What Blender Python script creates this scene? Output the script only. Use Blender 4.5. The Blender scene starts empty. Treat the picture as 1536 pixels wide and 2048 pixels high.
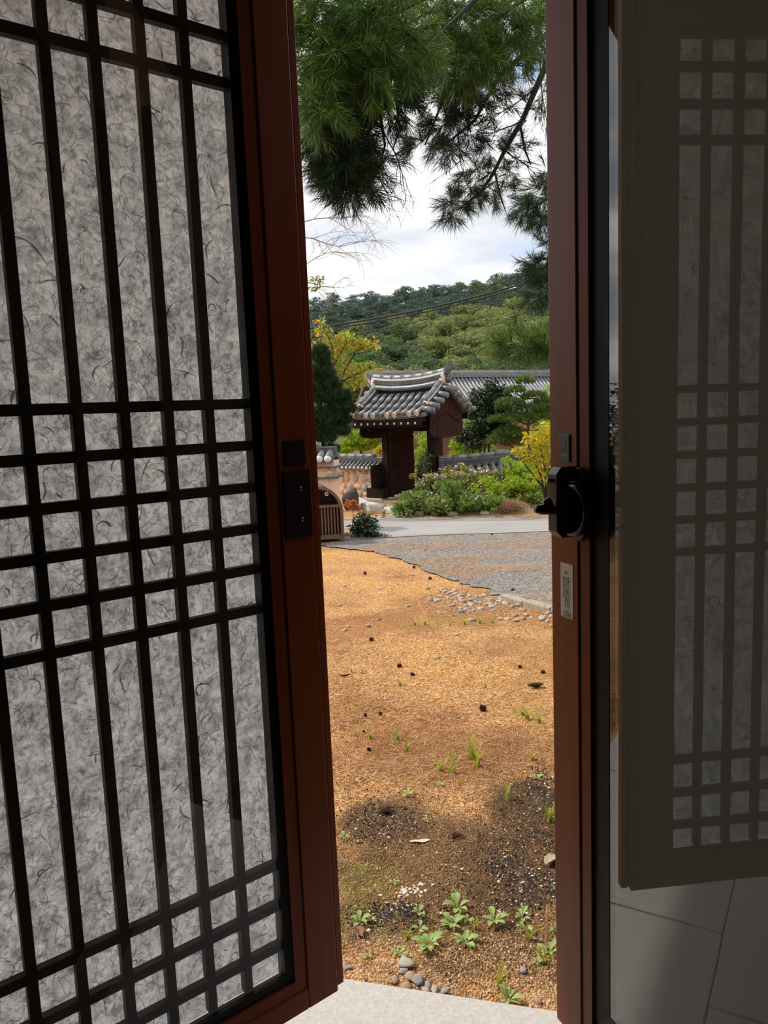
import bpy, bmesh, math, random
import numpy as np
from mathutils import Matrix, Vector

rng = np.random.default_rng(7)
random.seed(7)
SC = bpy.context.scene
COL = SC.collection

# ------------------------------------------------------------------ camera
FPX, CX, CY = 1538.0, 768.0, 1024.0
EYE = 1.22                                   # eye height above the bottom of the door leaves (z = 0)
_d = np.array([1240 - CX, 12800 - CY, FPX]); _d /= np.linalg.norm(_d)
_up = -_d
_F = np.array([0, 0, 1.0]) - _up * _up[2]; _F /= np.linalg.norm(_F)
_R = np.cross(_F, _up)
cam = bpy.data.cameras.new('camera'); camo = bpy.data.objects.new('camera', cam); COL.objects.link(camo)
cam.sensor_fit = 'VERTICAL'; cam.sensor_height = 36.0; cam.sensor_width = 27.0
cam.lens = FPX / 2048 * 36.0
cam.clip_start = 0.02; cam.clip_end = 2000
camo.matrix_world = Matrix((
    (_R[0], -_R[1], -_R[2], 0),
    (_F[0], -_F[1], -_F[2], 0),
    (_up[0], -_up[1], -_up[2], EYE),
    (0, 0, 0, 1)))
SC.camera = camo

# ------------------------------------------------------------------ colour management, sky, sun
SC.view_settings.view_transform = 'Standard'
SC.view_settings.look = 'None'
SC.view_settings.exposure = 0.05
SC.view_settings.gamma = 1.0
SC.view_settings.use_curve_mapping = False
SC.cycles.max_bounces = 10
SC.cycles.transparent_max_bounces = 24
SC.cycles.sample_clamp_indirect = 6.0
SC.cycles.use_denoising = True

W = bpy.data.worlds.new('world'); SC.world = W; W.use_nodes = True
nt = W.node_tree; nt.nodes.clear()
wo = nt.nodes.new('ShaderNodeOutputWorld'); bg = nt.nodes.new('ShaderNodeBackground')
tc = nt.nodes.new('ShaderNodeTexCoord'); mp = nt.nodes.new('ShaderNodeMapping')
mp.inputs['Scale'].default_value = (1.4, 1.4, 6.0)
nz = nt.nodes.new('ShaderNodeTexNoise'); nz.inputs['Scale'].default_value = 2.6; nz.inputs['Detail'].default_value = 6
nz.inputs['Roughness'].default_value = 0.5
cr = nt.nodes.new('ShaderNodeValToRGB')
e = cr.color_ramp.elements
e[0].position = 0.24; e[0].color = (0.24, 0.34, 0.52, 1)
e[1].position = 0.62; e[1].color = (0.95, 0.95, 0.94, 1)
k = e.new(0.38); k.color = (0.40, 0.42, 0.455, 1)
k = e.new(0.48); k.color = (0.50, 0.505, 0.515, 1)
nt.links.new(tc.outputs['Generated'], mp.inputs['Vector']); nt.links.new(mp.outputs['Vector'], nz.inputs['Vector'])
nt.links.new(nz.outputs['Fac'], cr.inputs['Fac']); nt.links.new(cr.outputs['Color'], bg.inputs['Color'])
nt.links.new(bg.outputs['Background'], wo.inputs['Surface'])
bg.inputs['Strength'].default_value = 2.0

SUN_AZ, SUN_EL = math.radians(-68), math.radians(48)
sl = bpy.data.lights.new('sun', 'SUN'); so = bpy.data.objects.new('sun', sl); COL.objects.link(so)
sl.energy = 3.7; sl.angle = math.radians(1.5); sl.color = (1.0, 0.93, 0.82)
sd = Vector((math.sin(SUN_AZ) * math.cos(SUN_EL), math.cos(SUN_AZ) * math.cos(SUN_EL), math.sin(SUN_EL)))
so.rotation_euler = (-sd).to_track_quat('-Z', 'Y').to_euler()

# ------------------------------------------------------------------ pixel helpers
def ray(px, py):
    d = np.array([px - CX, py - CY, FPX]); return np.array([d @ _R, d @ _F, d @ _up]) / FPX
def pt(px, py, D):
    """the point on the sight line of a pixel that lies D metres ahead"""
    r = ray(px, py); q = r * (D / r[1]); return np.array([q[0], q[1], q[2] + EYE])
SL, GZ, GY = 0.0275, -0.47, 2.0
def gz(y):
    return GZ - SL * (np.maximum(y, 1.0) - GY)
def gp(px, py, dz=0.0):
    """the point of the sloping yard seen at a pixel"""
    r = ray(px, py); t = (GZ + SL * GY - EYE) / (r[2] + SL * r[1]); q = r * t
    return np.array([q[0], q[1], q[2] + EYE + dz])

# ------------------------------------------------------------------ material helpers
MATS = {}
def mat(name, col=(0.5, 0.5, 0.5), rough=0.6, metal=0.0, spec=0.5):
    m = bpy.data.materials.new(name); m.use_nodes = True; MATS[name] = m
    b = m.node_tree.nodes['Principled BSDF']
    b.inputs['Base Color'].default_value = (*col, 1); b.inputs['Roughness'].default_value = rough
    b.inputs['Metallic'].default_value = metal; b.inputs['Specular IOR Level'].default_value = spec
    return m
def N(m, t): return m.node_tree.nodes.new(t)
def L(m, a, b): m.node_tree.links.new(a, b)
def bsdf(m): return m.node_tree.nodes['Principled BSDF']
def ramp(m, fac, stops):
    r = N(m, 'ShaderNodeValToRGB'); e = r.color_ramp.elements
    while len(e) < len(stops): e.new(0.5)
    for i, (p, c) in enumerate(stops): e[i].position = p; e[i].color = (*c, 1)
    L(m, fac, r.inputs['Fac']); return r.outputs['Color']
def coords(m, kind='Object', scale=(1, 1, 1)):
    t = N(m, 'ShaderNodeTexCoord'); p = N(m, 'ShaderNodeMapping'); p.inputs['Scale'].default_value = scale
    L(m, t.outputs[kind], p.inputs['Vector']); return p.outputs['Vector']
def wcoords(m, scale=(1, 1, 1)):
    t = N(m, 'ShaderNodeNewGeometry'); p = N(m, 'ShaderNodeMapping'); p.inputs['Scale'].default_value = scale
    L(m, t.outputs['Position'], p.inputs['Vector']); return p.outputs['Vector']
def noise(m, vec, scale, detail=4, rough=0.55, dist=0.0):
    n = N(m, 'ShaderNodeTexNoise'); n.inputs['Scale'].default_value = scale; n.inputs['Detail'].default_value = detail
    n.inputs['Roughness'].default_value = rough; n.inputs['Distortion'].default_value = dist
    L(m, vec, n.inputs['Vector']); return n
def bump(m, h, strength=0.3, dist=0.01):
    b = N(m, 'ShaderNodeBump'); b.inputs['Strength'].default_value = strength; b.inputs['Distance'].default_value = dist
    L(m, h, b.inputs['Height']); L(m, b.outputs['Normal'], bsdf(m).inputs['Normal'])
def mix(m, fac, a, b, mode='MIX'):
    x = N(m, 'ShaderNodeMix'); x.data_type = 'RGBA'; x.blend_type = mode
    if isinstance(fac, (int, float)): x.inputs[0].default_value = fac
    else: L(m, fac, x.inputs[0])
    for s, v in ((6, a), (7, b)):
        if isinstance(v, tuple): x.inputs[s].default_value = (*v, 1)
        else: L(m, v, x.inputs[s])
    return x.outputs[2]
def noisy(name, stops, scale=8, rough=0.7, sc=(1, 1, 1), detail=5, bm=0.0, spec=0.4, world=False, bd=0.01):
    m = mat(name, rough=rough, spec=spec)
    v = wcoords(m, sc) if world else coords(m, 'Object', sc)
    n = noise(m, v, scale, detail)
    L(m, ramp(m, n.outputs['Fac'], stops), bsdf(m).inputs['Base Color'])
    if bm: bump(m, n.outputs['Fac'], bm, bd)
    return m
def leafmat(name, stops, trans=0.45, rough=0.5, spec=0.3):
    """leaves: colour differs from leaf to leaf, light shines through"""
    m = bpy.data.materials.new(name); m.use_nodes = True; MATS[name] = m
    b = bsdf(m); b.inputs['Roughness'].default_value = rough; b.inputs['Specular IOR Level'].default_value = spec
    g = N(m, 'ShaderNodeNewGeometry')
    c = ramp(m, g.outputs['Random Per Island'], stops)
    L(m, c, b.inputs['Base Color'])
    t = N(m, 'ShaderNodeBsdfTranslucent'); L(m, c, t.inputs['Color'])
    x = N(m, 'ShaderNodeMixShader'); x.inputs[0].default_value = trans
    L(m, b.outputs[0], x.inputs[1]); L(m, t.outputs[0], x.inputs[2])
    L(m, x.outputs[0], m.node_tree.nodes['Material Output'].inputs['Surface'])
    return m

# door frame, foil wood: fine vertical grain
def wood(name, a, b, rough=0.42, sc=(60, 60, 1.2), spec=0.45):
    m = mat(name, rough=rough, spec=spec)
    n = noise(m, coords(m, 'Object', sc), 1.0, 5, 0.6, 0.3)
    L(m, ramp(m, n.outputs['Fac'], [(0.3, a), (0.7, b)]), bsdf(m).inputs['Base Color'])
    bump(m, n.outputs['Fac'], 0.06, 0.002); return m
wood('door_wood', (0.225, 0.050, 0.010), (0.300, 0.070, 0.015), 0.40, (60, 60, 1.2), 0.22)
wood('lattice_wood', (0.025, 0.016, 0.011), (0.040, 0.026, 0.018), 0.6)
wood('house_wood', (0.10, 0.05, 0.028), (0.16, 0.08, 0.042), 0.6, (30, 30, 1.5))
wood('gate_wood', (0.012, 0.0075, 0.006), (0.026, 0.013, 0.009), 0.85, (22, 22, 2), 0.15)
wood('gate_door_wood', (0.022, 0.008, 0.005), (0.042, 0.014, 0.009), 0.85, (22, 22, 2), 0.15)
wood('blocker_timber', (0.020, 0.012, 0.008), (0.040, 0.022, 0.014), 0.8, (20, 20, 1.5), 0.15)
wood('shelter_wood', (0.10, 0.052, 0.036), (0.19, 0.105, 0.075), 0.5, (18, 18, 2))
mat('gasket', (0.006, 0.006, 0.006), 0.5)
mat('backing', (0.42, 0.42, 0.38), 0.9, spec=0.1)
mat('black_metal', (0.012, 0.012, 0.013), 0.28, 0.0, 0.6)
mat('chrome_black', (0.10, 0.10, 0.105), 0.14, 1.0)
mat('plate_metal', (0.045, 0.047, 0.048), 0.35, 0.4)
mat('engraving', (0.62, 0.62, 0.60), 0.5)
mat('dark_print', (0.002, 0.002, 0.002), 0.9, spec=0.1)
mat('screw_steel', (0.16, 0.15, 0.14), 0.35, 1.0)
noisy('sticker_paper', [(0.3, (0.80, 0.70, 0.58)), (0.7, (0.86, 0.77, 0.65))], 60, 0.6)
mat('sticker_ink', (0.12, 0.10, 0.09), 0.8)
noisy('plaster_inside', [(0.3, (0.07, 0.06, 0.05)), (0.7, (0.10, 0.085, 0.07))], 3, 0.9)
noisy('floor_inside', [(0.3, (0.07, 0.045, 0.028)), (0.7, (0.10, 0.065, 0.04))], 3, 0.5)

def glass(name, gain):
    m = bpy.data.materials.new(name); m.use_nodes = True; MATS[name] = m
    m.node_tree.nodes.remove(bsdf(m))
    fr = N(m, 'ShaderNodeFresnel'); fr.inputs['IOR'].default_value = 1.5
    mu = N(m, 'ShaderNodeMath'); mu.operation = 'MULTIPLY'; mu.inputs[1].default_value = gain; mu.use_clamp = True
    # the Fresnel node takes the far side of a sheet for leaving glass: feed it the facing normal
    tr = N(m, 'ShaderNodeBsdfTransparent'); tr.inputs['Color'].default_value = (0.93, 0.95, 0.93, 1)
    gl = N(m, 'ShaderNodeBsdfGlossy'); gl.inputs['Roughness'].default_value = 0.012
    n = noise(m, coords(m, 'Object'), 2.2, 2); bp = N(m, 'ShaderNodeBump'); bp.inputs['Strength'].default_value = 0.02
    bp.inputs['Distance'].default_value = 0.02
    L(m, n.outputs['Fac'], bp.inputs['Height']); L(m, bp.outputs['Normal'], gl.inputs['Normal'])
    x = N(m, 'ShaderNodeMixShader')
    L(m, fr.outputs[0], mu.inputs[0]); L(m, mu.outputs[0], x.inputs[0])
    L(m, tr.outputs[0], x.inputs[1]); L(m, gl.outputs[0], x.inputs[2])
    L(m, x.outputs[0], m.node_tree.nodes['Material Output'].inputs['Surface'])
    return m
glass('glass', 2.5)

def paper():
    m = bpy.data.materials.new('mulberry_paper'); m.use_nodes = True; MATS['mulberry_paper'] = m
    b = bsdf(m); b.inputs['Roughness'].default_value = 0.9; b.inputs['Specular IOR Level'].default_value = 0.1
    v = coords(m, 'Object')
    n1 = noise(m, v, 95, 6, 0.62, 0.9); n2 = noise(m, v, 26, 5, 0.6, 0.5)
    c1 = ramp(m, n1.outputs['Fac'], [(0.30, (0.52, 0.52, 0.52)), (0.5, (0.84, 0.85, 0.86)), (0.68, (1.0, 1.0, 1.0))])
    c2 = ramp(m, n2.outputs['Fac'], [(0.30, (0.70, 0.71, 0.73)), (0.55, (0.93, 0.94, 0.96)), (0.75, (1, 1, 1))])
    c = mix(m, 1.0, c1, c2, 'MULTIPLY')
    t = N(m, 'ShaderNodeBsdfTranslucent'); L(m, c, t.inputs['Color'])
    L(m, mix(m, 1.0, c, (0.55, 0.55, 0.52), 'MULTIPLY'), b.inputs['Base Color'])
    x = N(m, 'ShaderNodeMixShader'); x.inputs[0].default_value = 0.95
    L(m, b.outputs[0], x.inputs[1]); L(m, t.outputs[0], x.inputs[2])
    L(m, x.outputs[0], m.node_tree.nodes['Material Output'].inputs['Surface'])
paper()
def fibre(name, col, tr):
    m = bpy.data.materials.new(name); m.use_nodes = True; MATS[name] = m
    b = bsdf(m); b.inputs['Base Color'].default_value = (*col, 1); b.inputs['Roughness'].default_value = 0.9
    t = N(m, 'ShaderNodeBsdfTransparent'); x = N(m, 'ShaderNodeMixShader'); x.inputs[0].default_value = tr
    L(m, b.outputs[0], x.inputs[1]); L(m, t.outputs[0], x.inputs[2])
    L(m, x.outputs[0], m.node_tree.nodes['Material Output'].inputs['Surface'])
fibre('fibre_faint', (0.20, 0.18, 0.15), 0.80); fibre('fibre_mid', (0.14, 0.12, 0.10), 0.60); fibre('fibre_dark', (0.07, 0.06, 0.05), 0.30)

def translucent(name, k):
    m = MATS[name]; t = N(m, 'ShaderNodeBsdfTranslucent'); t.inputs['Color'].default_value = bsdf(m).inputs['Base Color'].default_value
    x = N(m, 'ShaderNodeMixShader'); x.inputs[0].default_value = k; L(m, bsdf(m).outputs[0], x.inputs[1]); L(m, t.outputs[0], x.inputs[2])
    L(m, x.outputs[0], m.node_tree.nodes['Material Output'].inputs['Surface'])
translucent('backing', 0.7)
noisy('white_plaster', [(0.3, (0.62, 0.59, 0.53)), (0.7, (0.72, 0.69, 0.63))], 3, 0.95)
# granite
m = mat('granite', rough=0.75, spec=0.3); v = wcoords(m)
a = noise(m, v, 260, 3, 0.7); b2 = noise(m, v, 90, 3, 0.7)
c = ramp(m, a.outputs['Fac'], [(0.32, (0.22, 0.20, 0.19)), (0.46, (0.50, 0.47, 0.44)), (0.62, (0.64, 0.60, 0.57))])
c = mix(m, 0.5, c, ramp(m, b2.outputs['Fac'], [(0.35, (0.38, 0.35, 0.33)), (0.65, (0.60, 0.57, 0.55))]))
L(m, c, bsdf(m).inputs['Base Color']); bump(m, a.outputs['Fac'], 0.25, 0.003)
noisy('kerb_stone', [(0.3, (0.20, 0.165, 0.12)), (0.5, (0.33, 0.28, 0.21)), (0.75, (0.44, 0.38, 0.30))], 40, 0.85, world=True, bm=0.3)

# yard soil: attribute "patch" r = damp dark earth, g = moss, b = rusty needle litter
m = mat('yard_soil', rough=0.95, spec=0.15); v = wcoords(m)
at = N(m, 'ShaderNodeAttribute'); at.attribute_name = 'patch'; sp = N(m, 'ShaderNodeSeparateColor'); L(m, at.outputs['Color'], sp.inputs[0])
vo = N(m, 'ShaderNodeTexVoronoi'); vo.inputs['Scale'].default_value = 120; L(m, v, vo.inputs['Vector'])
sv = N(m, 'ShaderNodeSeparateColor'); L(m, vo.outputs['Color'], sv.inputs[0])
grain = ramp(m, sv.outputs[0], [(0.0, (0.20, 0.095, 0.040)), (0.3, (0.48, 0.245, 0.080)), (0.7, (0.72, 0.41, 0.150)), (0.97, (0.92, 0.72, 0.44))])
big = noise(m, v, 1.3, 5, 0.6)
grain = mix(m, 1.0, grain, ramp(m, big.outputs['Fac'], [(0.30, (0.56, 0.43, 0.36)), (0.43, (0.82, 0.73, 0.74)), (0.57, (0.98, 0.90, 0.84)), (0.70, (1.0, 0.92, 0.66))]), 'MULTIPLY')
fine = noise(m, v, 22, 6, 0.7)
damp = ramp(m, fine.outputs['Fac'], [(0.28, (0.030, 0.018, 0.011)), (0.5, (0.082, 0.048, 0.026)), (0.70, (0.15, 0.088, 0.046))])
dampg = mix(m, 0.10, damp, grain)
c = mix(m, sp.outputs[0], grain, dampg)
c = mix(m, sp.outputs[2], c, ramp(m, fine.outputs['Fac'], [(0.3, (0.16, 0.055, 0.022)), (0.6, (0.42, 0.19, 0.075))]))
c = mix(m, sp.outputs[1], c, ramp(m, fine.outputs['Fac'], [(0.3, (0.10, 0.10, 0.02)), (0.6, (0.30, 0.26, 0.06))]))
L(m, c, bsdf(m).inputs['Base Color']); bump(m, vo.outputs['Distance'], 0.8, 0.016)

# drive (grey grit with drifts of rusty needles) and road
m = mat('drive_asphalt', rough=0.95, spec=0.15); v = wcoords(m)
vo = N(m, 'ShaderNodeTexVoronoi'); vo.inputs['Scale'].default_value = 70; L(m, v, vo.inputs['Vector'])
sv = N(m, 'ShaderNodeSeparateColor'); L(m, vo.outputs['Color'], sv.inputs[0])
c = ramp(m, sv.outputs[0], [(0.0, (0.075, 0.072, 0.07)), (0.5, (0.155, 0.148, 0.142)), (0.95, (0.34, 0.31, 0.28))])
dr = noise(m, wcoords(m, (1.0, 1.5, 1)), 2.3, 8, 0.72)
f = ramp(m, dr.outputs['Fac'], [(0.50, (0, 0, 0)), (0.68, (0.55, 0.55, 0.55))])
c = mix(m, f, c, ramp(m, sv.outputs[1], [(0.0, (0.20, 0.09, 0.04)), (0.6, (0.46, 0.25, 0.115)), (1.0, (0.66, 0.44, 0.26))]))
L(m, c, bsdf(m).inputs['Base Color']); bump(m, vo.outputs['Distance'], 0.5, 0.012)
m = mat('road_asphalt', rough=0.9, spec=0.2); v = wcoords(m)
n = noise(m, wcoords(m, (0.5, 2.0, 1)), 1.6, 6, 0.65); n2 = noise(m, v, 60, 3)
c = ramp(m, n.outputs['Fac'], [(0.3, (0.22, 0.205, 0.20)), (0.6, (0.32, 0.30, 0.29)), (0.75, (0.38, 0.33, 0.285))])
c = mix(m, 0.35, c, ramp(m, n2.outputs['Fac'], [(0.3, (0.18, 0.17, 0.165)), (0.7, (0.40, 0.38, 0.365))]))
L(m, c, bsdf(m).inputs['Base Color'])

noisy('roof_tile', [(0.3, (0.075, 0.078, 0.082)), (0.55, (0.14, 0.145, 0.15)), (0.75, (0.24, 0.245, 0.25))], 9, 0.42, bm=0.15, spec=0.6)
noisy('roof_tile_dark', [(0.3, (0.045, 0.047, 0.05)), (0.7, (0.11, 0.113, 0.118))], 9, 0.5, spec=0.5)
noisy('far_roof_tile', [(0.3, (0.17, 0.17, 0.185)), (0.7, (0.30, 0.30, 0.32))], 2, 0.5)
noisy('tile_plaster', [(0.3, (0.62, 0.58, 0.54)), (0.7, (0.80, 0.77, 0.72))], 20, 0.9)
noisy('pink_plaster', [(0.3, (0.58, 0.44, 0.36)), (0.7, (0.74, 0.60, 0.50))], 20, 0.9)
noisy('wall_mortar', [(0.3, (0.60, 0.36, 0.24)), (0.7, (0.80, 0.55, 0.40))], 14, 0.95, bm=0.4)
STONEM = []
for i, (a, b2) in enumerate([((0.46, 0.30, 0.16), (0.62, 0.44, 0.25)), ((0.34, 0.28, 0.24), (0.50, 0.42, 0.36)),
                             ((0.50, 0.33, 0.18), (0.68, 0.48, 0.28)), ((0.24, 0.25, 0.25), (0.36, 0.37, 0.36)),
                             ((0.40, 0.24, 0.14), (0.56, 0.37, 0.23))]):
    STONEM.append(noisy('wall_stone_%s' % 'abcde'[i], [(0.3, a), (0.7, b2)], 16, 0.85, bm=0.3))
PEBM = []
for i, (a, b2) in enumerate([((0.33, 0.29, 0.24), (0.48, 0.43, 0.38)), ((0.30, 0.19, 0.13), (0.43, 0.30, 0.22)),
                             ((0.22, 0.21, 0.20), (0.35, 0.33, 0.32)), ((0.37, 0.27, 0.19), (0.50, 0.40, 0.30))]):
    PEBM.append(noisy('pebble_%s' % 'abcd'[i], [(0.3, a), (0.7, b2)], 40, 0.8))
noisy('boulder', [(0.3, (0.20, 0.15, 0.07)), (0.7, (0.34, 0.27, 0.14))], 9, 0.9, bm=0.5)
noisy('bark', [(0.3, (0.035, 0.026, 0.02)), (0.7, (0.10, 0.075, 0.06))], 12, 0.95, (3, 3, 1), bm=0.5)
noisy('twig', [(0.3, (0.018, 0.014, 0.012)), (0.7, (0.04, 0.03, 0.026))], 30, 0.9)
noisy('pale_twig', [(0.3, (0.22, 0.19, 0.16)), (0.7, (0.32, 0.28, 0.24))], 30, 0.9)
noisy('cone_brown', [(0.3, (0.03, 0.02, 0.014)), (0.7, (0.09, 0.06, 0.04))], 120, 0.9)
noisy('dry_leaf', [(0.3, (0.20, 0.085, 0.05)), (0.7, (0.34, 0.17, 0.11))], 60, 0.8)
noisy('pale_bark_chip', [(0.3, (0.55, 0.45, 0.33)), (0.7, (0.72, 0.62, 0.48))], 60, 0.8)
noisy('hill_soil', [(0.3, (0.045, 0.055, 0.02)), (0.7, (0.09, 0.10, 0.035))], 0.3, 1.0)
noisy('garden_soil', [(0.3, (0.16, 0.10, 0.05)), (0.7, (0.28, 0.18, 0.10))], 2, 1.0, world=True)
mat('cable', (0.012, 0.012, 0.013), 0.5)

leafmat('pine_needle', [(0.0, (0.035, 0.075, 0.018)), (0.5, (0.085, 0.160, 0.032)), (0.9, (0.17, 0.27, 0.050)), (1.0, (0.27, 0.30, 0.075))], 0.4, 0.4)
leafmat('pine_needle_shaded', [(0.0, (0.014, 0.028, 0.014)), (0.6, (0.032, 0.060, 0.025)), (1.0, (0.065, 0.10, 0.036))], 0.2, 0.4)  # darker copy of the needles: shade inside the boughs put in the colour
leafmat('juniper', [(0.0, (0.012, 0.026, 0.012)), (0.6, (0.028, 0.058, 0.018)), (1.0, (0.06, 0.11, 0.03))], 0.2)
leafmat('autumn_leaf', [(0.0, (0.16, 0.22, 0.03)), (0.55, (0.36, 0.40, 0.05)), (0.82, (0.58, 0.52, 0.06)), (0.93, (0.66, 0.36, 0.04)), (1.0, (0.62, 0.20, 0.03))], 0.5)
leafmat('lime_leaf', [(0.0, (0.16, 0.28, 0.015)), (0.6, (0.32, 0.46, 0.025)), (1.0, (0.48, 0.56, 0.05))], 0.5)
leafmat('glossy_leaf', [(0.0, (0.012, 0.026, 0.012)), (0.6, (0.03, 0.06, 0.02)), (1.0, (0.06, 0.11, 0.04))], 0.12, 0.22, 0.8)
leafmat('yellow_leaf', [(0.0, (0.30, 0.36, 0.03)), (0.45, (0.55, 0.48, 0.03)), (0.85, (0.72, 0.52, 0.03)), (1.0, (0.55, 0.26, 0.03))], 0.5)
leafmat('green_leaf', [(0.0, (0.07, 0.13, 0.025)), (0.6, (0.17, 0.27, 0.045)), (1.0, (0.32, 0.38, 0.08))], 0.45)
leafmat('olive_leaf', [(0.0, (0.12, 0.14, 0.03)), (0.6, (0.26, 0.26, 0.05)), (1.0, (0.42, 0.36, 0.07))], 0.45)
leafmat('weed_leaf', [(0.0, (0.26, 0.42, 0.10)), (1.0, (0.46, 0.60, 0.22))], 0.35)
leafmat('grass_leaf', [(0.0, (0.32, 0.42, 0.04)), (1.0, (0.60, 0.58, 0.10))], 0.45)
leafmat('straw', [(0.0, (0.26, 0.15, 0.08)), (1.0, (0.46, 0.30, 0.17))], 0.2)
leafmat('red_leaf', [(0.0, (0.36, 0.08, 0.05)), (1.0, (0.60, 0.24, 0.12))], 0.4)
leafmat('blossom', [(0.0, (0.62, 0.46, 0.60)), (0.5, (0.80, 0.68, 0.78)), (1.0, (0.92, 0.88, 0.90))], 0.35)
leafmat('needle_litter', [(0.0, (0.24, 0.09, 0.035)), (0.6, (0.52, 0.26, 0.10)), (1.0, (0.74, 0.48, 0.24))], 0.1)
leafmat('gravel', [(0.0, (0.22, 0.11, 0.05)), (0.5, (0.42, 0.25, 0.12)), (0.9, (0.58, 0.40, 0.22)), (1.0, (0.74, 0.66, 0.56))], 0.0, 0.8)
leafmat('wood_chip', [(0.0, (0.52, 0.42, 0.36)), (1.0, (0.84, 0.78, 0.70))], 0.0, 0.8)
leafmat('dark_mulch', [(0.0, (0.012, 0.009, 0.008)), (0.7, (0.045, 0.032, 0.024)), (1.0, (0.10, 0.07, 0.05))], 0.0, 0.9)
HILL = {  # distance haze put in the leaf colours: lightened, greyed, bluer on the crest
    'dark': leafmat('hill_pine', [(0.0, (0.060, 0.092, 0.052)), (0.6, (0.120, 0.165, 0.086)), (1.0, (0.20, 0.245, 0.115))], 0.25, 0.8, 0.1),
    'blue': leafmat('hill_pine_hazed', [(0.0, (0.055, 0.090, 0.080)), (0.6, (0.100, 0.145, 0.115)), (1.0, (0.16, 0.20, 0.14))], 0.25, 0.8, 0.1),
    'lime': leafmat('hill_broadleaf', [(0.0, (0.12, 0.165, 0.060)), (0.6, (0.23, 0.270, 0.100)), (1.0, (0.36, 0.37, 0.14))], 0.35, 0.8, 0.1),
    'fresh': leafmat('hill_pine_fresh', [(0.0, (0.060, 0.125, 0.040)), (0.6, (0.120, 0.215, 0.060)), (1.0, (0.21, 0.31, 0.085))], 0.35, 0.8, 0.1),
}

# ------------------------------------------------------------------ mesh helpers
def me_np(name, V, Fq, smooth=False):
    """mesh from an (n,3) vertex array and an (m,k) face array, k = 3 or 4"""
    V = np.asarray(V, dtype=np.float32); Fq = np.asarray(Fq, dtype=np.int32)
    me = bpy.data.meshes.new(name); k = Fq.shape[1]
    me.vertices.add(len(V)); me.vertices.foreach_set('co', V.ravel())
    me.loops.add(Fq.size); me.loops.foreach_set('vertex_index', Fq.ravel())
    me.polygons.add(len(Fq)); me.polygons.foreach_set('loop_start', np.arange(0, Fq.size, k, dtype=np.int32))
    me.polygons.foreach_set('loop_total', np.full(len(Fq), k, dtype=np.int32))
    if smooth: me.polygons.foreach_set('use_smooth', np.ones(len(Fq), dtype=bool))
    me.update(calc_edges=True); return me
class MB:
    def __init__(s): s.v = []; s.f = []
    def add(s, V, Fs):
        o = len(s.v); s.v += [tuple(map(float, p)) for p in V]; s.f += [tuple(i + o for i in f) for f in Fs]; return s
    def box(s, x0, x1, y0, y1, z0, z1, ch=0.0):
        V = [(x, y, z) for z in (z0, z1) for y in (y0, y1) for x in (x0, x1)]
        return s.add(V, [(0, 2, 3, 1), (4, 5, 7, 6), (0, 1, 5, 4), (1, 3, 7, 5), (3, 2, 6, 7), (2, 0, 4, 6)])
    def prism(s, poly, w0, w1, fn):
        """polygon (a,b) extruded between w0 and w1; fn(a,b,w) -> point"""
        n = len(poly)
        V = [fn(a, b, w0) for a, b in poly] + [fn(a, b, w1) for a, b in poly]
        Fs = [tuple(range(n - 1, -1, -1)), tuple(range(n, 2 * n))] + [(i, (i + 1) % n, n + (i + 1) % n, n + i) for i in range(n)]
        return s.add(V, Fs)
    def tube(s, pts, rad, n=8, cap=True):
        pts = [np.asarray(p, float) for p in pts]; m_ = len(pts)
        if isinstance(rad, (int, float)): rad = [rad] * m_
        V = []; Fs = []
        prev = None
        for i, p in enumerate(pts):
            t = pts[min(i + 1, m_ - 1)] - pts[max(i - 1, 0)]; t = t / (np.linalg.norm(t) + 1e-12)
            a = np.array([0, 0, 1.0]) if prev is None else prev
            if abs(a @ t) > 0.95: a = np.array([1.0, 0, 0]) if abs(t[0]) < 0.9 else np.array([0, 1.0, 0])
            x = a - t * (a @ t); x /= np.linalg.norm(x); y = np.cross(t, x); prev = x
            for k_ in range(n):
                c_ = math.cos(2 * math.pi * k_ / n); s_ = math.sin(2 * math.pi * k_ / n)
                V.append(p + (x * c_ + y * s_) * rad[i])
        for i in range(m_ - 1):
            for k_ in range(n):
                Fs.append((i * n + k_, i * n + (k_ + 1) % n, (i + 1) * n + (k_ + 1) % n, (i + 1) * n + k_))
        if cap: Fs += [tuple(range(n - 1, -1, -1)), tuple((m_ - 1) * n + i for i in range(n))]
        return s.add(V, Fs)
    def mesh(s, name, smooth=False):
        me = bpy.data.meshes.new(name); me.from_pydata(s.v, [], s.f); me.update()
        if smooth: me.polygons.foreach_set('use_smooth', np.ones(len(me.polygons), dtype=bool))
        return me
def obj(name, me, m, parent=None, world=False):
    """link a mesh as one object; world=True when its vertices are world coordinates although it has a parent"""
    if isinstance(me, MB): me = me.mesh(name)
    o = bpy.data.objects.new(name, me); COL.objects.link(o)
    if m is not None:
        me.materials.clear()
        for q in (m if isinstance(m, (list, tuple)) else [m]): me.materials.append(MATS[q] if isinstance(q, str) else q)
    if parent is not None:
        o.parent = parent
        if world: o.matrix_parent_inverse = WM[parent.name].inverted()
        WM[o.name] = (WM[parent.name].copy() if not world else Matrix())
    else: WM[o.name] = Matrix()
    return o
WM = {}
def bevel(o, w=0.002, seg=2):
    b = o.modifiers.new('bevel', 'BEVEL'); b.width = w; b.segments = seg; b.limit_method = 'ANGLE'; return o
def tag(o, label=None, cat=None, group=None, kind=None):
    for k_, v_ in (('label', label), ('category', cat), ('group', group), ('kind', kind)):
        if v_: o[k_] = v_
    return o
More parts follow.
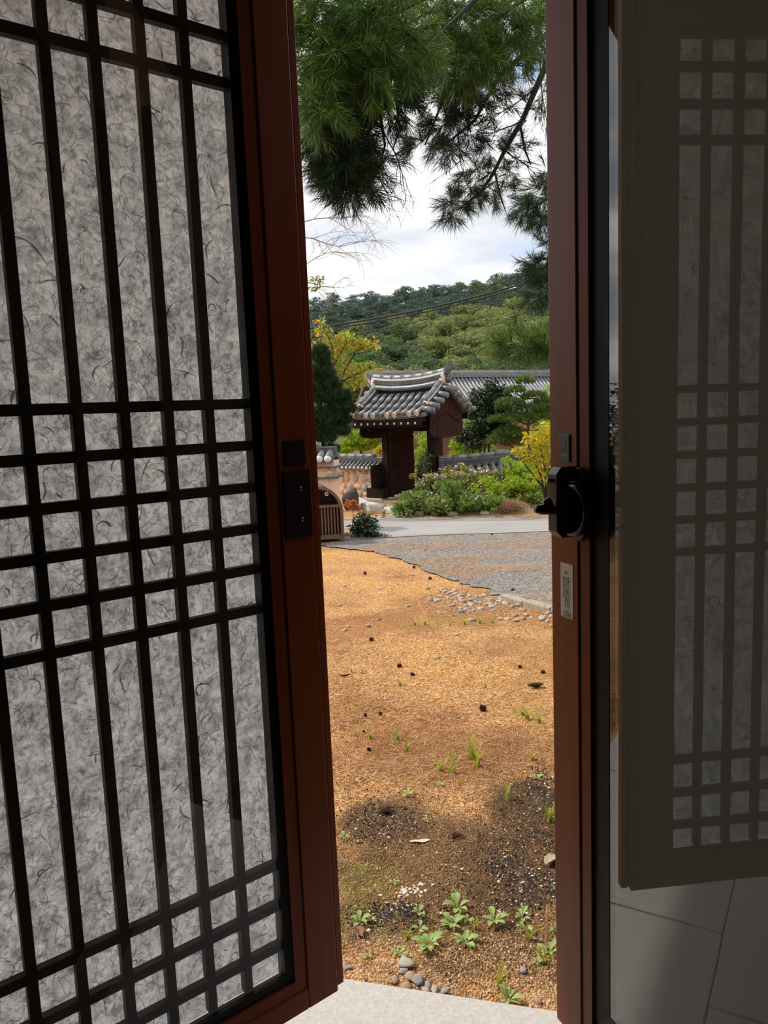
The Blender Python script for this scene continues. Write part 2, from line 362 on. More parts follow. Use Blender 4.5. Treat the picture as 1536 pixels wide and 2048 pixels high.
def root(name, loc, rz=0.0, label=None, cat=None, group=None, kind=None):
    o = bpy.data.objects.new(name, None); COL.objects.link(o); o.empty_display_size = 0.1
    o.location = tuple(float(q) for q in loc); o.rotation_euler = (0, 0, rz)
    WM[o.name] = Matrix.Translation(o.location) @ Matrix.Rotation(rz, 4, 'Z')
    return tag(o, label, cat, group, kind)

def blob_mesh(name, seed, n1=10, n2=7, rough=0.18):
    """an uneven stone-like ball of radius 1"""
    r_ = np.random.default_rng(seed); mb = MB(); V = [(0, 0, 1)]
    ph = r_.random(6) * 6.28
    for i in range(1, n2):
        for j in range(n1):
            t = math.pi * i / n2; p = 2 * math.pi * j / n1
            d = np.array([math.sin(t) * math.cos(p), math.sin(t) * math.sin(p), math.cos(t)])
            q = 1 + rough * (math.sin(2.3 * d[0] * 2 + ph[0]) + math.sin(3.1 * d[1] * 2 + ph[1]) + math.sin(2.7 * d[2] * 2 + ph[2])) * 0.6 + rough * 0.4 * r_.normal()
            V.append(tuple(d * q))
    V.append((0, 0, -1)); Fs = []
    for j in range(n1): Fs.append((0, 1 + j, 1 + (j + 1) % n1))
    for i in range(n2 - 2):
        for j in range(n1):
            a_ = 1 + i * n1 + j; b_ = 1 + i * n1 + (j + 1) % n1; Fs.append((a_, a_ + n1, b_ + n1, b_))
    l_ = len(V) - 1
    for j in range(n1): Fs.append((l_, 1 + (n2 - 2) * n1 + (j + 1) % n1, 1 + (n2 - 2) * n1 + j))
    return mb.add(V, Fs).mesh(name, True)

def unit(n):
    d = rng.normal(size=(n, 3)); return d / np.linalg.norm(d, axis=1, keepdims=True)
def norm(a): return a / (np.linalg.norm(a, axis=-1, keepdims=True) + 1e-9)
def leaves_np(C, size, asp=0.5, updown=0.3, spread=0.35):
    """pointed, slightly folded leaves (two triangles pairs) at the points C"""
    n = len(C); a = unit(n); a[:, 2] *= 0.6; a[:, 2] -= updown * 0.5; a = norm(a)
    b = unit(n); b = norm(b - a * (a * b).sum(1, keepdims=True)); c = np.cross(a, b)
    l = (size * (1 + spread * rng.normal(size=n)).clip(0.4, 1.9))[:, None]; w = l * asp * 0.5
    p0 = C; p1 = C + a * l * 0.5 + b * w + c * w * 0.25; p2 = C + a * l; p3 = C + a * l * 0.5 - b * w + c * w * 0.25
    V = np.stack([p0, p1, p2, p3], 1).reshape(-1, 3); F_ = np.arange(4 * n).reshape(n, 4)
    return V, F_
def in_blobs(blobs, n, shell=0.55):
    """n points spread over ellipsoids (cx,cy,cz,rx,ry,rz), denser towards the surface"""
    B = np.array(blobs, float); w = (B[:, 3] * B[:, 4] * B[:, 5]) ** 0.67; w /= w.sum()
    i = rng.choice(len(B), n, p=w); d = unit(n); r_ = shell + (1 - shell) * rng.random(n) ** 0.6
    return B[i, :3] + d * B[i, 3:] * r_[:, None]
def foliage(name, blobs, n, size, m, parent, asp=0.5, updown=0.3, shell=0.45, world=True, stuff=True):
    V, F_ = leaves_np(in_blobs(blobs, n, shell), size, asp, updown)
    o = obj(name, me_np(name, V, F_), m, parent, world)
    if stuff: o['kind'] = 'stuff'
    return o
def needles_np(C, D, length, count, width, cone=0.9):
    """tufts of needles: at each point C a spray of needles about the direction D"""
    n = len(C); P = np.repeat(C, count, 0); A = np.repeat(norm(D), count, 0)
    d = norm(A + unit(n * count) * cone)
    d[:, 2] += 0.12; d = norm(d)
    P = P + A * (rng.random((n * count, 1)) - 0.6) * length * 0.9
    s_ = norm(np.cross(d, unit(n * count))); l = length * (0.7 + 0.5 * rng.random((n * count, 1)))
    tip = P + d * l - np.array([0, 0, 1.0]) * l * 0.10
    mid = P + d * l * 0.5
    V = np.stack([P - s_ * width * 0.35, P + s_ * width * 0.35, mid + s_ * width * 0.5, tip, mid - s_ * width * 0.5], 1).reshape(-1, 3)
    b_ = np.arange(n * count)[:, None] * 5
    return V, np.concatenate([b_ + np.array([[0, 1, 2, 4]]), b_ + np.array([[4, 2, 3, 3]])], 0)
def tuft_mesh(name, C, D, length, count, width, cone=0.9):
    V, F_ = needles_np(C, D, length, count, width, cone); n = len(F_) // 2
    q = F_[:n]; t = F_[n:, :3]
    return me_np(name, V, np.concatenate([q[:, [0, 1, 2]], q[:, [0, 2, 3]], t], 0))
def pblob(px, py, rx, ry, D, rd=None):
    c_ = pt(px, py, D); k_ = D / FPX
    return (*c_, rx * k_, (rd if rd is not None else rx * k_ * 0.8), ry * k_)


# ================================================================== the house: walls, eaves, veranda
HU = np.array([0.9673, -0.2538]); HN = np.array([0.2538, 0.9673])     # along the facade, out of the facade
HROT = math.atan2(HU[1], HU[0])
def hw(u, n, z): return (HU[0] * u + HN[0] * n, HU[1] * u + HN[1] * n, z)
def hbox(mb, u0, u1, n0, n1, z0, z1): return mb.box(u0, u1, n0, n1, z0, z1)
def hobj(name, mb, m, parent=None, **kw):
    o = obj(name, mb, m, parent)
    if parent is None: o.rotation_euler = (0, 0, HROT); WM[o.name] = Matrix.Rotation(HROT, 4, 'Z')
    return tag(o, **kw)
WN0, WN1 = 0.66, 0.80            # thickness of the front wall
JL, JR = -1.02, 0.455            # the opening
ZF, ZC = -0.16, 2.62             # inside floor, ceiling
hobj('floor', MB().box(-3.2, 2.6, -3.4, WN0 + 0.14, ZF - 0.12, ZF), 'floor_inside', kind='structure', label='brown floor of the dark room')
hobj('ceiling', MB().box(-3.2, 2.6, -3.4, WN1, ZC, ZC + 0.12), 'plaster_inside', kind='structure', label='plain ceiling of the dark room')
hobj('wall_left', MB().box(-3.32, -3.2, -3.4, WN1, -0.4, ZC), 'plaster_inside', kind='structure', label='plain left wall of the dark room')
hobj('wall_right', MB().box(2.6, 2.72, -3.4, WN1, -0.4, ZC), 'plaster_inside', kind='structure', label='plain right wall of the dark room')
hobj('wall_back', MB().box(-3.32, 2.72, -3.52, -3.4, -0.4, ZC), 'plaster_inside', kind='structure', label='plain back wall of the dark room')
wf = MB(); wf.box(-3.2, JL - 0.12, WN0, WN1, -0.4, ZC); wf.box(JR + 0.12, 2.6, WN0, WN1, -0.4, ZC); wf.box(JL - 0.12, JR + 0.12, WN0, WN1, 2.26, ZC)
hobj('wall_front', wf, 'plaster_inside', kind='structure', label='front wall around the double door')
tr = hobj('trim_1', MB().box(JL - 0.12, JL, WN0 - 0.02, WN1 + 0.02, -0.16, 2.26), 'house_wood', kind='structure', label='wooden door jamb')
hobj('trim_2', MB().box(JR, JR + 0.12, WN0 - 0.02, WN1 + 0.02, -0.16, 2.26), 'house_wood', kind='structure', label='wooden door jamb')
hobj('trim_3', MB().box(JL, JR, WN0 - 0.02, WN1 + 0.02, 2.13, 2.26), 'house_wood', kind='structure', label='wooden door head')
hobj('trim_4', MB().box(JL, JR, WN0 - 0.02, WN1 + 0.02, -0.16, -0.02), 'house_wood', kind='structure', label='wooden door sill')
# eaves: boards on rafters
ea = root('eaves', (0, 0, 0), HROT, 'wooden eaves of the house above the door', kind='structure')
mb = MB(); mb.prism([(WN1, 2.80), (1.72, 2.50), (1.72, 2.62), (WN1, 2.94)], -6.5, 4.0, lambda a, b, w: (w, a, b)); obj('eaves_board', mb, 'house_wood', ea)
rm = MB().tube([(0, WN1, 2.745), (0, 1.68, 2.46)], 0.05, 8).mesh('rafter', True); rm.materials.append(MATS['house_wood'])
for i in range(34):
    r_ = obj('rafter', rm, None, ea); r_.location = (-6.3 + i * 0.31, 0, 0)
mb = MB(); mb.box(-6.5, 4.0, WN0 - 0.2, WN1 + 0.05, 2.66, 3.0); obj('eaves_beam', mb, 'house_wood', ea)

hobj('wall_sky_blocker', MB().box(2.2, 2.4, WN1, 6.5, -0.6, 2.6), 'blocker_timber', kind='structure', label='dark timber wall added out of view to shade the left door leaf')  # added unseen wall: keeps sky light off the left door leaf
hobj('wall_outer', MB().box(-6.5, -3.32, WN0, WN1, -0.4, 2.7), 'white_plaster', kind='structure', label='white plastered front wall further along the house')
fs = MB(); fs.box(-3.32, JL - 0.13, WN1, WN1 + 0.012, -0.4, 2.66); fs.box(JR + 0.13, 2.2, WN1, WN1 + 0.012, -0.4, 2.66)
hobj('wall_facade', fs, 'white_plaster', kind='structure', label='white plaster on the outside of the front wall')
# veranda of granite slabs on a bed
GRN = -0.35; NE = 1.865                                      # slab top, outer edge
pv = root('veranda_paving', hw(0, 0, GRN), HROT, 'pale speckled granite paving along the house', kind='structure')
obj('paving_bed', MB().box(-6.5, 4.2, WN1 - 0.15, NE - 0.008, -0.35, -0.045), 'kerb_stone', pv)
sm = {}
u0 = -0.055 - 0.9 * 7
for i in range(12):
    for j, (a, b) in enumerate(((NE - 0.62, NE), (WN1 - 0.12, NE - 0.623))):
        key = j
        if key not in sm:
            me = MB().box(0.0015, 0.8985, a, b, -0.045, 0.0).mesh('granite_slab'); me.materials.append(MATS['granite']); sm[key] = me
        s_ = obj('granite_slab', sm[key], None, pv); s_.location = (u0 + i * 0.9 + (0.0 if j == 0 else 0.31), 0, 0); bevel(s_, 0.003, 1)

# ================================================================== door leaf on the left: latticed mulberry-paper door, swung outwards
PL = np.array([-0.1378, 1.4940]); AZL = math.radians(51.4)
WL, HL = 0.79, 2.105
door1 = root('door_1', (PL[0], PL[1], 0), math.atan2(-math.cos(AZL), -math.sin(AZL)),
             'dark brown door leaf with a black lattice over mulberry paper behind glass', kind='structure')
# local x runs from the free edge to the hinge, y towards the room
TH = 0.062
def leaf_frame(door, sgn, Wd, name_wood='door_wood', wst=0.074, gk=0.016):
    """stiles and rails with mitred inner beads; sgn = +1 when the room side is +y"""
    y0, y1 = (-TH, 0.0) if sgn > 0 else (0.0, TH)
    for x0, x1 in ((0, wst), (Wd - wst, Wd)): bevel(obj('stile', MB().box(x0, x1, y0, y1, 0, HL), name_wood, door), 0.0025)
    for z0, z1 in ((0, 0.046), (HL - 0.046, HL)): bevel(obj('rail', MB().box(wst, Wd - wst, y0, y1, z0, z1), name_wood, door), 0.0025)
    # bead: a sloping mitred frame, from the rebate of the stiles in to the gasket
    ox0, ox1, oz0, oz1 = wst + 0.001, Wd - wst - 0.001, 0.047, HL - 0.047
    bw, bz = 0.026, 0.024
    ya, yb = -0.0030 * sgn, -0.0042 * sgn; yc = -0.026 * sgn
    def q(name, a, b, c_, d_, m_):
        mb = MB(); V = [*a, *b]; mb.add([a[0], a[1], b[1], b[0], c_[0], c_[1], d_[1], d_[0]],
              [(0, 1, 2, 3), (3, 2, 6, 7), (1, 0, 4, 5), (4, 7, 6, 5), (0, 3, 7, 4), (2, 1, 5, 6)])
        obj(name, mb, m_, door)
    def ring(name, ins0, ins1, inz0, inz1, ya, yb, yback, m_):
        X0, X1, Z0, Z1 = ox0 + ins0, ox1 - ins0, oz0 + inz0, oz1 - inz0
        x0, x1, z0, z1 = ox0 + ins1, ox1 - ins1, oz0 + inz1, oz1 - inz1
        for (A, B, C_, D_) in (((X0, Z0), (X0, Z1), (x0, z0), (x0, z1)), ((X1, Z0), (X1, Z1), (x1, z0), (x1, z1)),
                               ((X0, Z0), (X1, Z0), (x0, z0), (x1, z0)), ((X0, Z1), (X1, Z1), (x0, z1), (x1, z1))):
            f = lambda p, y: (p[0], y, p[1])
            q(name, (f(A, ya), f(B, ya)), (f(C_, yb), f(D_, yb)), (f(A, yback), f(B, yback)), (f(C_, yback), f(D_, yback)), m_)
    ring('glazing_bead', 0, bw, 0, bz, ya, yb, yc, name_wood)
    ring('gasket', bw, bw + gk, bz, bz + gk, -0.0100 * sgn, -0.0150 * sgn, yc, 'gasket')
    return ox0 + bw + 0.014, ox1 - bw - 0.014, oz0 + bz + 0.014, oz1 - bz - 0.014
gx0, gx1, gz0, gz1 = leaf_frame(door1, 1, WL)
def pane(name, x0, x1, z0, z1, y, m_, door, flip=False):
    V = [(x0, y, z0), (x1, y, z0), (x1, y, z1), (x0, y, z1)]
    mb = MB(); mb.add(V, [(0, 1, 2, 3)] if flip else [(3, 2, 1, 0)]); return obj(name, mb, m_, door)
pane('glass_pane', gx0, gx1, gz0, gz1, -0.020, 'glass', door1)
LD = 0.030                                               # lattice depth behind the face
k_ = (1.25 + LD) / 1.25
def ls(s): return 0.824 + (s - 0.824) * k_
def lz(z): return 1.22 + (z - 1.22) * k_
VB = [ls(0.2065 + 0.0755 * i) for i in range(7)]
HB = [lz(z) for z in (0.169, 0.255, 0.341, 0.861, 0.938, 1.014, 1.091, 1.168, 1.244, 1.7915, 1.868, 1.945)]
vbm = MB().box(-0.0088, 0.0088, -LD - 0.016, -LD, gz0, gz1).mesh('lattice_bar')
hbm = MB().box(gx0, gx1, -LD - 0.0158, -LD - 0.0005, -0.0092, 0.0092).mesh('lattice_bar')
for me in (vbm, hbm): me.materials.append(MATS['lattice_wood'])
for s_ in VB:
    o = obj('lattice_bar', vbm, None, door1); o.location = (s_, 0, 0)
for z_ in HB:
    o = obj('lattice_bar', hbm, None, door1); o.location = (0, 0, z_)
# the lattice's own border, seen as a dark band round the paper
ib = 0.0
xb0, xb1, zb0, zb1 = ls(0.131), ls(0.131) + 0.0773 * 7 + 0.006, lz(0.098), lz(2.005)
for a, b, c_, d_ in ((gx0 - 0.012, xb0, gz0 - 0.01, gz1 + 0.01), (xb1, gx1 + 0.012, gz0 - 0.01, gz1 + 0.01), (xb0, xb1, gz0 - 0.01, zb0), (xb0, xb1, zb1, gz1 + 0.01)):
    if b - a > 0.001: obj('lattice_border', MB().box(a, b, -LD - 0.0165, -LD + 0.0015, c_, d_), 'lattice_wood', door1)
PY = -LD - 0.0185
obj('paper_sheet', MB().box(gx0 - 0.01, gx1 + 0.01, PY - 0.0002, PY, gz0 - 0.01, gz1 + 0.01), None, door1)
bpy.data.objects['paper_sheet'].data.materials.append(MATS['mulberry_paper'])
# long bark fibres in the paper
def fibres(name, n, lmin, lmax, wmin, wmax, m_):
    V = []; Fq = []; K = 7
    for i in range(n):
        l = rng.uniform(lmin, lmax) ; x = rng.uniform(xb0, min(xb1, 0.74)); z = rng.uniform(gz0, gz1)
        a = rng.normal(math.pi / 2, 0.9); curl = rng.normal(0, 1.9); w = rng.uniform(wmin, wmax)
        if rng.random() < 0.12: curl *= 2.4
        p = np.array([x, z]); st = l / (K - 1); o_ = len(V)
        for k in range(K):
            nn = np.array([-math.sin(a), math.cos(a)]); ww = w * (0.35 + math.sin(math.pi * (k + 0.4) / K)) * 0.5
            for s_ in (-1, 1):
                q = p + nn * ww * s_; V.append((q[0], PY + 0.0004 + 0.0009 * (i / n), q[1]))
            p = p + st * np.array([math.cos(a), math.sin(a)]); a += curl / K + rng.normal(0, 0.10)
        Fq += [(o_ + 2 * k, o_ + 2 * k + 1, o_ + 2 * k + 3, o_ + 2 * k + 2) for k in range(K - 1)]
    o = obj(name, me_np(name, V, Fq), m_, door1); o['kind'] = 'stuff'
fibres('paper_fibre', 6500, 0.012, 0.045, 0.0005, 0.0013, 'fibre_faint')
fibres('paper_fibre', 2600, 0.014, 0.055, 0.0006, 0.0015, 'fibre_mid')
fibres('paper_fibre', 300, 0.012, 0.045, 0.0010, 0.0030, 'fibre_dark')
# meeting strip on the outside of the free edge, screws of the strike
bevel(obj('meeting_strip', MB().box(-0.021, -0.005, -0.032, -0.009, 0.004, HL - 0.01), 'door_wood', door1), 0.002)
obj('strip_seal', MB().box(-0.0049, -0.0002, -0.040, -0.014, 0.01, HL - 0.02), 'gasket', door1)
obj('strike_plate', MB().box(0.014, 0.060, -0.001, 0.0025, 1.125, 1.172), 'black_metal', door1)
obj('strike_plate', MB().box(0.006, 0.066, -0.001, 0.003, 0.985, 1.115), 'black_metal', door1)
scm = MB().tube([(0, 0, 0), (0, 0.0025, 0)], 0.0045, 10).mesh('screw', True); scm.materials.append(MATS['screw_steel'])
for x_, z_ in ((0.030, 1.080), (0.030, 1.020)):
    o = obj('screw', scm, None, door1); o.location = (x_, 0.0028, z_)
hm = MB().tube([(0, 0, 0), (0, 0.0006, 0)], 0.0022, 8).mesh('screw_hole'); hm.materials.append(MATS['gasket'])
for x_, z_ in ((0.047, 0.052), (0.021, 0.056), (0.060, 1.99)):
    o = obj('screw_hole', hm, None, door1); o.location = (x_, 0.0002, z_)

# ================================================================== door leaf on the right: glazed, with lock, plate and sticker
D2 = np.array([0.38027, -0.92488]); PR = np.array([0.313, 1.422]) + D2 * 0.0195 - np.array([0.92488, 0.38027]) * 0.016
door2 = root('door_2', (PR[0], PR[1], 0), math.atan2(D2[1], D2[0]),
             'glossy brown door leaf with black lock and dark reflecting glass', kind='structure')
gx0, gx1, gz0, gz1 = leaf_frame(door2, -1, WL, wst=0.0805, gk=0.037)
pane('glass_pane', gx0 - 0.004, gx1, gz0, gz1, 0.016, 'glass', door2, True)
pane('glass_pane', gx0 - 0.004, gx1, gz0, gz1, 0.044, 'glass', door2, True)
for a, b, c_, d_ in ((gx0 - 0.02, gx0 + 0.026, gz0 - 0.01, gz1 + 0.01), (gx1 - 0.026, gx1 + 0.02, gz0 - 0.01, gz1 + 0.01)):
    obj('spacer_bar', MB().box(a, b, 0.018, 0.026, c_, d_), 'gasket', door2)
obj('backing_panel', MB().box(gx0 - 0.02, gx1 + 0.02, 0.050, 0.054, gz0 - 0.02, gz1 + 0.02), 'backing', door2)
# groove between stile and bead shows black
obj('groove_seal', MB().box(0.0802, 0.0832, 0.003, 0.03, 0.03, HL - 0.03), 'gasket', door2)
def oct_prism(mb, x0, x1, z0, z1, y0, y1, c):
    P = [(x0 + c, z0), (x1 - c, z0), (x1, z0 + c), (x1, z1 - c), (x1 - c, z1), (x0 + c, z1), (x0, z1 - c), (x0, z0 + c)]
    return mb.prism(P, y0, y1, lambda a, b, w: (a, w, b))
lock = obj('lock', oct_prism(MB(), 0.050, 0.112, 0.986, 1.112, -0.010, -0.0002, 0.012), 'black_metal', door2); bevel(lock, 0.001)
mb = MB()
# tall body with chamfered top and bottom
P = [(0.0, 0.992), (-0.036, 0.992), (-0.046, 1.003), (-0.046, 1.103), (-0.036, 1.114), (0.0, 1.114)]
mb.prism([(p, z) for p, z in P], 0.058, 0.086, lambda a, b, w: (w, a, b))
bevel(obj('lock_body', mb, 'black_metal', lock), 0.0022)
for i in range(5):
    obj('lock_lettering', MB().box(0.0605 + i * 0.0042, 0.0635 + i * 0.0042, -0.0465, -0.0455, 1.0890, 1.0945), 'dark_print', lock)
obj('lock_lettering', MB().box(0.0590, 0.085, -0.0464, -0.0455, 1.0865, 1.0880), 'dark_print', lock)
# pull ring, parallel to the leaf
rc = np.array([0.1005, -0.030, 1.042]); mb = MB()
mb.tube([rc + 0.0415 * np.array([math.cos(t), 0, math.sin(t)]) for t in np.linspace(0, 2 * math.pi, 49)], 0.0036, 10, False)
obj('pull_ring', mb.mesh('pull_ring', True), 'chrome_black', lock)
obj('ring_boss', MB().tube([(0.1005, 0, 1.0835), (0.1005, -0.031, 1.0835)], [0.009, 0.007], 12).mesh('ring_boss', True), 'black_metal', lock)
mb = MB(); mb.tube([(0.098, -0.018, 1.041), (0.082, -0.052, 1.041), (0.076, -0.072, 1.044), (0.075, -0.082, 1.046)], [0.006, 0.0072, 0.0092, 0.0070], 12)
obj('thumb_lever', mb.mesh('thumb_lever', True), 'black_metal', lock)
obj('lever_knob', (lambda mb: mb.mesh('lever_knob', True))(MB().tube([(0.078, -0.056, 1.045), (0.077, -0.060, 1.059), (0.078, -0.060, 1.063)], [0.0085, 0.0075, 0.003], 12)), 'black_metal', lock)
# small engraved plate
pl = obj('engraved_plate', MB().box(0.0305, 0.0615, -0.0028, -0.0002, 1.1195, 1.1680), 'plate_metal', door2); bevel(pl, 0.0012)
sw = [(0.046, 1.1535), (0.042, 1.1505), (0.0425, 1.1475), (0.047, 1.1475), (0.051, 1.150), (0.0515, 1.1465), (0.049, 1.1415), (0.045, 1.1385)]
obj('engraved_mark', MB().tube([(x, -0.0029, z) for x, z in sw], 0.00045, 4), 'engraving', pl)
obj('engraved_mark', MB().tube([(0.0495 + 0.0024 * math.cos(t), -0.0029, 1.1530 + 0.0024 * math.sin(t)) for t in np.linspace(0, 5.6, 12)], 0.00045, 4), 'engraving', pl)
obj('engraved_mark', MB().tube([(x, -0.0029, z) for x, z in ((0.038, 1.1302), (0.044, 1.1318), (0.051, 1.1318), (0.056, 1.1330), (0.058, 1.1345))], 0.0006, 4), 'engraving', pl)
# sticker with columns of fine print turned on its side
st = obj('sticker', oct_prism(MB(), 0.0295, 0.0665, 0.8370, 0.9370, -0.0009, -0.0001, 0.0015), 'sticker_paper', door2)
st['label'] = 'cream sticker with fine print'
mb = MB(); r2 = random.Random(3)
for ci, (x_, za, zb, hgt) in enumerate(((0.0385, 0.9130, 0.8740, 0.0013), (0.0440, 0.9110, 0.8575, 0.0015), (0.0495, 0.9115, 0.8560, 0.0015), (0.0550, 0.9125, 0.8560, 0.0015))):
    z_ = za
    while z_ > zb:
        l_ = r2.uniform(0.0008, 0.0030)
        mb.box(x_ - hgt, x_ - hgt * 0.25, -0.00125, -0.0008, z_ - l_, z_)
        if r2.random() < 0.8: mb.box(x_ + hgt * 0.1, x_ + hgt, -0.00125, -0.0008, z_ - l_ * 0.9, z_ - l_ * 0.2)
        z_ -= l_ + r2.uniform(0.0005, 0.0016)
for x_, z_ in ((0.0445, 0.9205), (0.0490, 0.9200)):
    for dx, dz, w, h in ((-.0014, 0, .0007, .0036), (.0006, 0.001, .0014, .0007), (.0006, -0.0012, .0014, .0007), (0.0002, 0.0, .0007, .0015)):
        mb.box(x_ + dx - w / 2, x_ + dx + w / 2, -0.00125, -0.0008, z_ + dz - h / 2, z_ + dz + h / 2)
for z_, xa, xb in ((0.8500, 0.042, 0.053), (0.8465, 0.038, 0.060), (0.8435, 0.046, 0.060), (0.8405, 0.036, 0.0635)):
    x_ = xa
    while x_ < xb:
        l_ = r2.uniform(0.0008, 0.0024); mb.box(x_, x_ + l_, -0.00125, -0.0008, z_ - 0.0008, z_ + 0.0006); x_ += l_ + 0.0008
obj('sticker_print', mb, 'sticker_ink', st)

# ================================================================== the yard: soil, drive, road, kerbs, stones
def poly_obj(name, pts, m_, label=None, kind='structure', thick=0.0):
    bm = bmesh.new(); vs = [bm.verts.new(tuple(map(float, p))) for p in pts]; f = bm.faces.new(vs)
    f.normal_update()
    if f.normal.z < 0: f.normal_flip()
    bmesh.ops.triangulate(bm, faces=[f]); me = bpy.data.meshes.new(name); bm.to_mesh(me); bm.free()
    return tag(obj(name, me, m_), label, kind=kind)
def vnoise(X, Y, s, seed):
    """smooth value noise on arrays"""
    r_ = np.random.default_rng(seed); T = r_.random((64, 64)); x = X * s + 500; y = Y * s + 500
    i = np.floor(x).astype(int); j = np.floor(y).astype(int); fx = x - i; fy = y - j
    fx = fx * fx * (3 - 2 * fx); fy = fy * fy * (3 - 2 * fy); g = lambda a, b: T[a % 64, b % 64]
    return (g(i, j) * (1 - fx) + g(i + 1, j) * fx) * (1 - fy) + (g(i, j + 1) * (1 - fx) + g(i + 1, j + 1) * fx) * fy
def fbm(X, Y, s, seed): return (vnoise(X, Y, s, seed) * 0.55 + vnoise(X, Y, s * 2.1, seed + 1) * 0.28 + vnoise(X, Y, s * 4.3, seed + 2) * 0.17)
# near yard as a fine grid, with damp earth, moss and needle litter laid where they lie
xs = np.linspace(-3.2, 3.2, 330); ys = np.linspace(1.35, 8.6, 380)
X, Y = np.meshgrid(xs, ys)
Z = gz(Y) + (fbm(X, Y, 2.2, 3) - 0.5) * 0.035 + (fbm(X, Y, 9.0, 9) - 0.5) * 0.016 + (vnoise(X, Y, 40, 21) - 0.5) * 0.006
edge = np.clip((Y - 6.6) / 1.2, 0, 1); Z = Z * (1 - edge) + gz(Y) * edge
V = np.stack([X, Y, Z], -1).reshape(-1, 3); nx, ny = len(xs), len(ys)
ii = (np.arange(ny - 1)[:, None] * nx + np.arange(nx - 1)[None]).ravel()
gm = me_np('yard', V, np.stack([ii, ii + 1, ii + nx + 1, ii + nx], 1), True)
def soft(px, py, rx, ry, amp=0.5, sc=3.0, seed=1):
    c_ = gp(px, py); a_ = gp(px + rx, py); b_ = gp(px, py - ry); c2 = gp(px, py + ry)
    wx = abs(a_[0] - c_[0]); yc = (b_[1] + c2[1]) / 2; wy = abs(b_[1] - c2[1]) / 2
    d = np.sqrt(((X - c_[0]) / wx) ** 2 + ((Y - yc) / wy) ** 2) + (fbm(X, Y, sc, seed) - 0.5) * 2 * amp
    return np.clip((1.1 - d) / 0.35, 0, 1)
R_ = np.maximum.reduce([soft(770, 1650, 130, 70, 0.45, 3, 11) * 0.9, soft(1085, 1640, 100, 95, 0.45, 3, 12), soft(860, 1735, 240, 110, 0.35, 2.5, 13) * 0.88,
                        soft(1010, 1760, 150, 130, 0.4, 4, 14) * 0.97, soft(830, 1850, 230, 75, 0.45, 3, 15) * 0.88, soft(1080, 1890, 120, 90, 0.5, 3, 16) * 0.8,
                        soft(930, 1905, 150, 65, 0.5, 4, 17) * 0.8])
R_ = np.maximum(R_, 0.42 * soft(930, 1535, 230, 90, 0.7, 3, 18))
G_ = np.maximum.reduce([soft(740, 1780, 60, 90, 0.8, 6, 31) * 0.6, soft(780, 1860, 120, 40, 0.8, 6, 32) * 0.6, soft(900, 1240, 110, 18, 0.9, 5, 33) * 0.45, soft(1060, 1440, 50, 25, 0.9, 6, 34) * 0.45]) * np.clip(fbm(X, Y, 14, 37) * 2 - 0.5, 0, 1)
B_ = np.maximum.reduce([soft(960, 1215, 190, 40, 0.6, 4, 41) * 0.55, soft(720, 1255, 110, 25, 0.9, 5, 42) * 0.6, soft(880, 1500, 260, 60, 0.9, 4, 43) * 0.35, soft(1080, 1330, 90, 50, 0.9, 4, 44) * 0.35, soft(720, 1130, 90, 14, 0.8, 4, 45) * 0.4])
ca = gm.color_attributes.new('patch', 'FLOAT_COLOR', 'POINT')
ca.data.foreach_set('color', np.stack([R_, G_, B_, np.ones_like(R_)], -1).astype(np.float32).ravel())
tag(obj('ground', gm, 'yard_soil'), 'sunlit orange sandy yard with a dark damp patch before the veranda', kind='structure')
def ground_z(x, y):
    i = int(np.clip((y - 1.35) / (8.6 - 1.35) * (ny - 1), 0, ny - 1)); j = int(np.clip((x + 3.2) / 6.4 * (nx - 1), 0, nx - 1))
    return float(Z[i, j]) if y < 8.5 else float(gz(y))
def gq(px, py):
    p = gp(px, py); p[2] = ground_z(p[0], p[1]); return p
# wide ground beyond and beside it
wide = [(-60, -8), (-3.15, -8), (-3.15, 8.55), (3.15, 8.55), (3.15, -8), (60, -8), (60, 60), (-60, 60)]
poly_obj('ground_beyond', [(x, y, gz(y) - 0.004 if y > 1 else GZ + SL) for x, y in
         [(-60, 8.55), (60, 8.55), (60, 70), (-60, 70)]], 'yard_soil', 'sandy ground beyond the yard')
poly_obj('ground_side', [(x, y, gz(max(y, 1.0)) - 0.004) for x, y in [(-60, 1.0), (-3.15, 1.0), (-3.15, 8.6), (-60, 8.6)]], 'yard_soil', 'sandy ground at the side of the yard')
poly_obj('ground_side', [(x, y, gz(max(y, 1.0)) - 0.004) for x, y in [(60, 1.0), (3.15, 1.0), (3.15, 8.6), (60, 8.6)]], 'yard_soil', 'sandy ground at the side of the yard')
edge_px = [(560, 1083), (650, 1093), (700, 1098), (740, 1104), (780, 1114), (815, 1126), (850, 1140), (890, 1158), (930, 1171), (965, 1180), (1000, 1192), (1030, 1200), (1060, 1208), (1090, 1215), (1130, 1222), (1250, 1246)]
ed = []
for (a, b) in zip(edge_px[:-1], edge_px[1:]):
    for t in np.linspace(0, 1, 5)[:-1]:
        p = gp(a[0] + (b[0] - a[0]) * t, a[1] + (b[1] - a[1]) * t); j_ = rng.normal(0, 0.035, 2); ed.append((p[0] + j_[0], p[1] + j_[1], gz(p[1] + j_[1]) + 0.012))
YR0, YR1 = gp(880, 1073)[1], gp(880, 1031)[1]
ed += [(x, y, gz(y) + 0.012) for x, y in ((9.0, ed[-1][1] + 0.4), (9.0, YR0 + 0.3), (-7.0, YR0 + 0.3), (-7.0, ed[0][1]))]
poly_obj('drive', ed, 'drive_asphalt', 'grey gritty drive strewn with rusty pine needles')
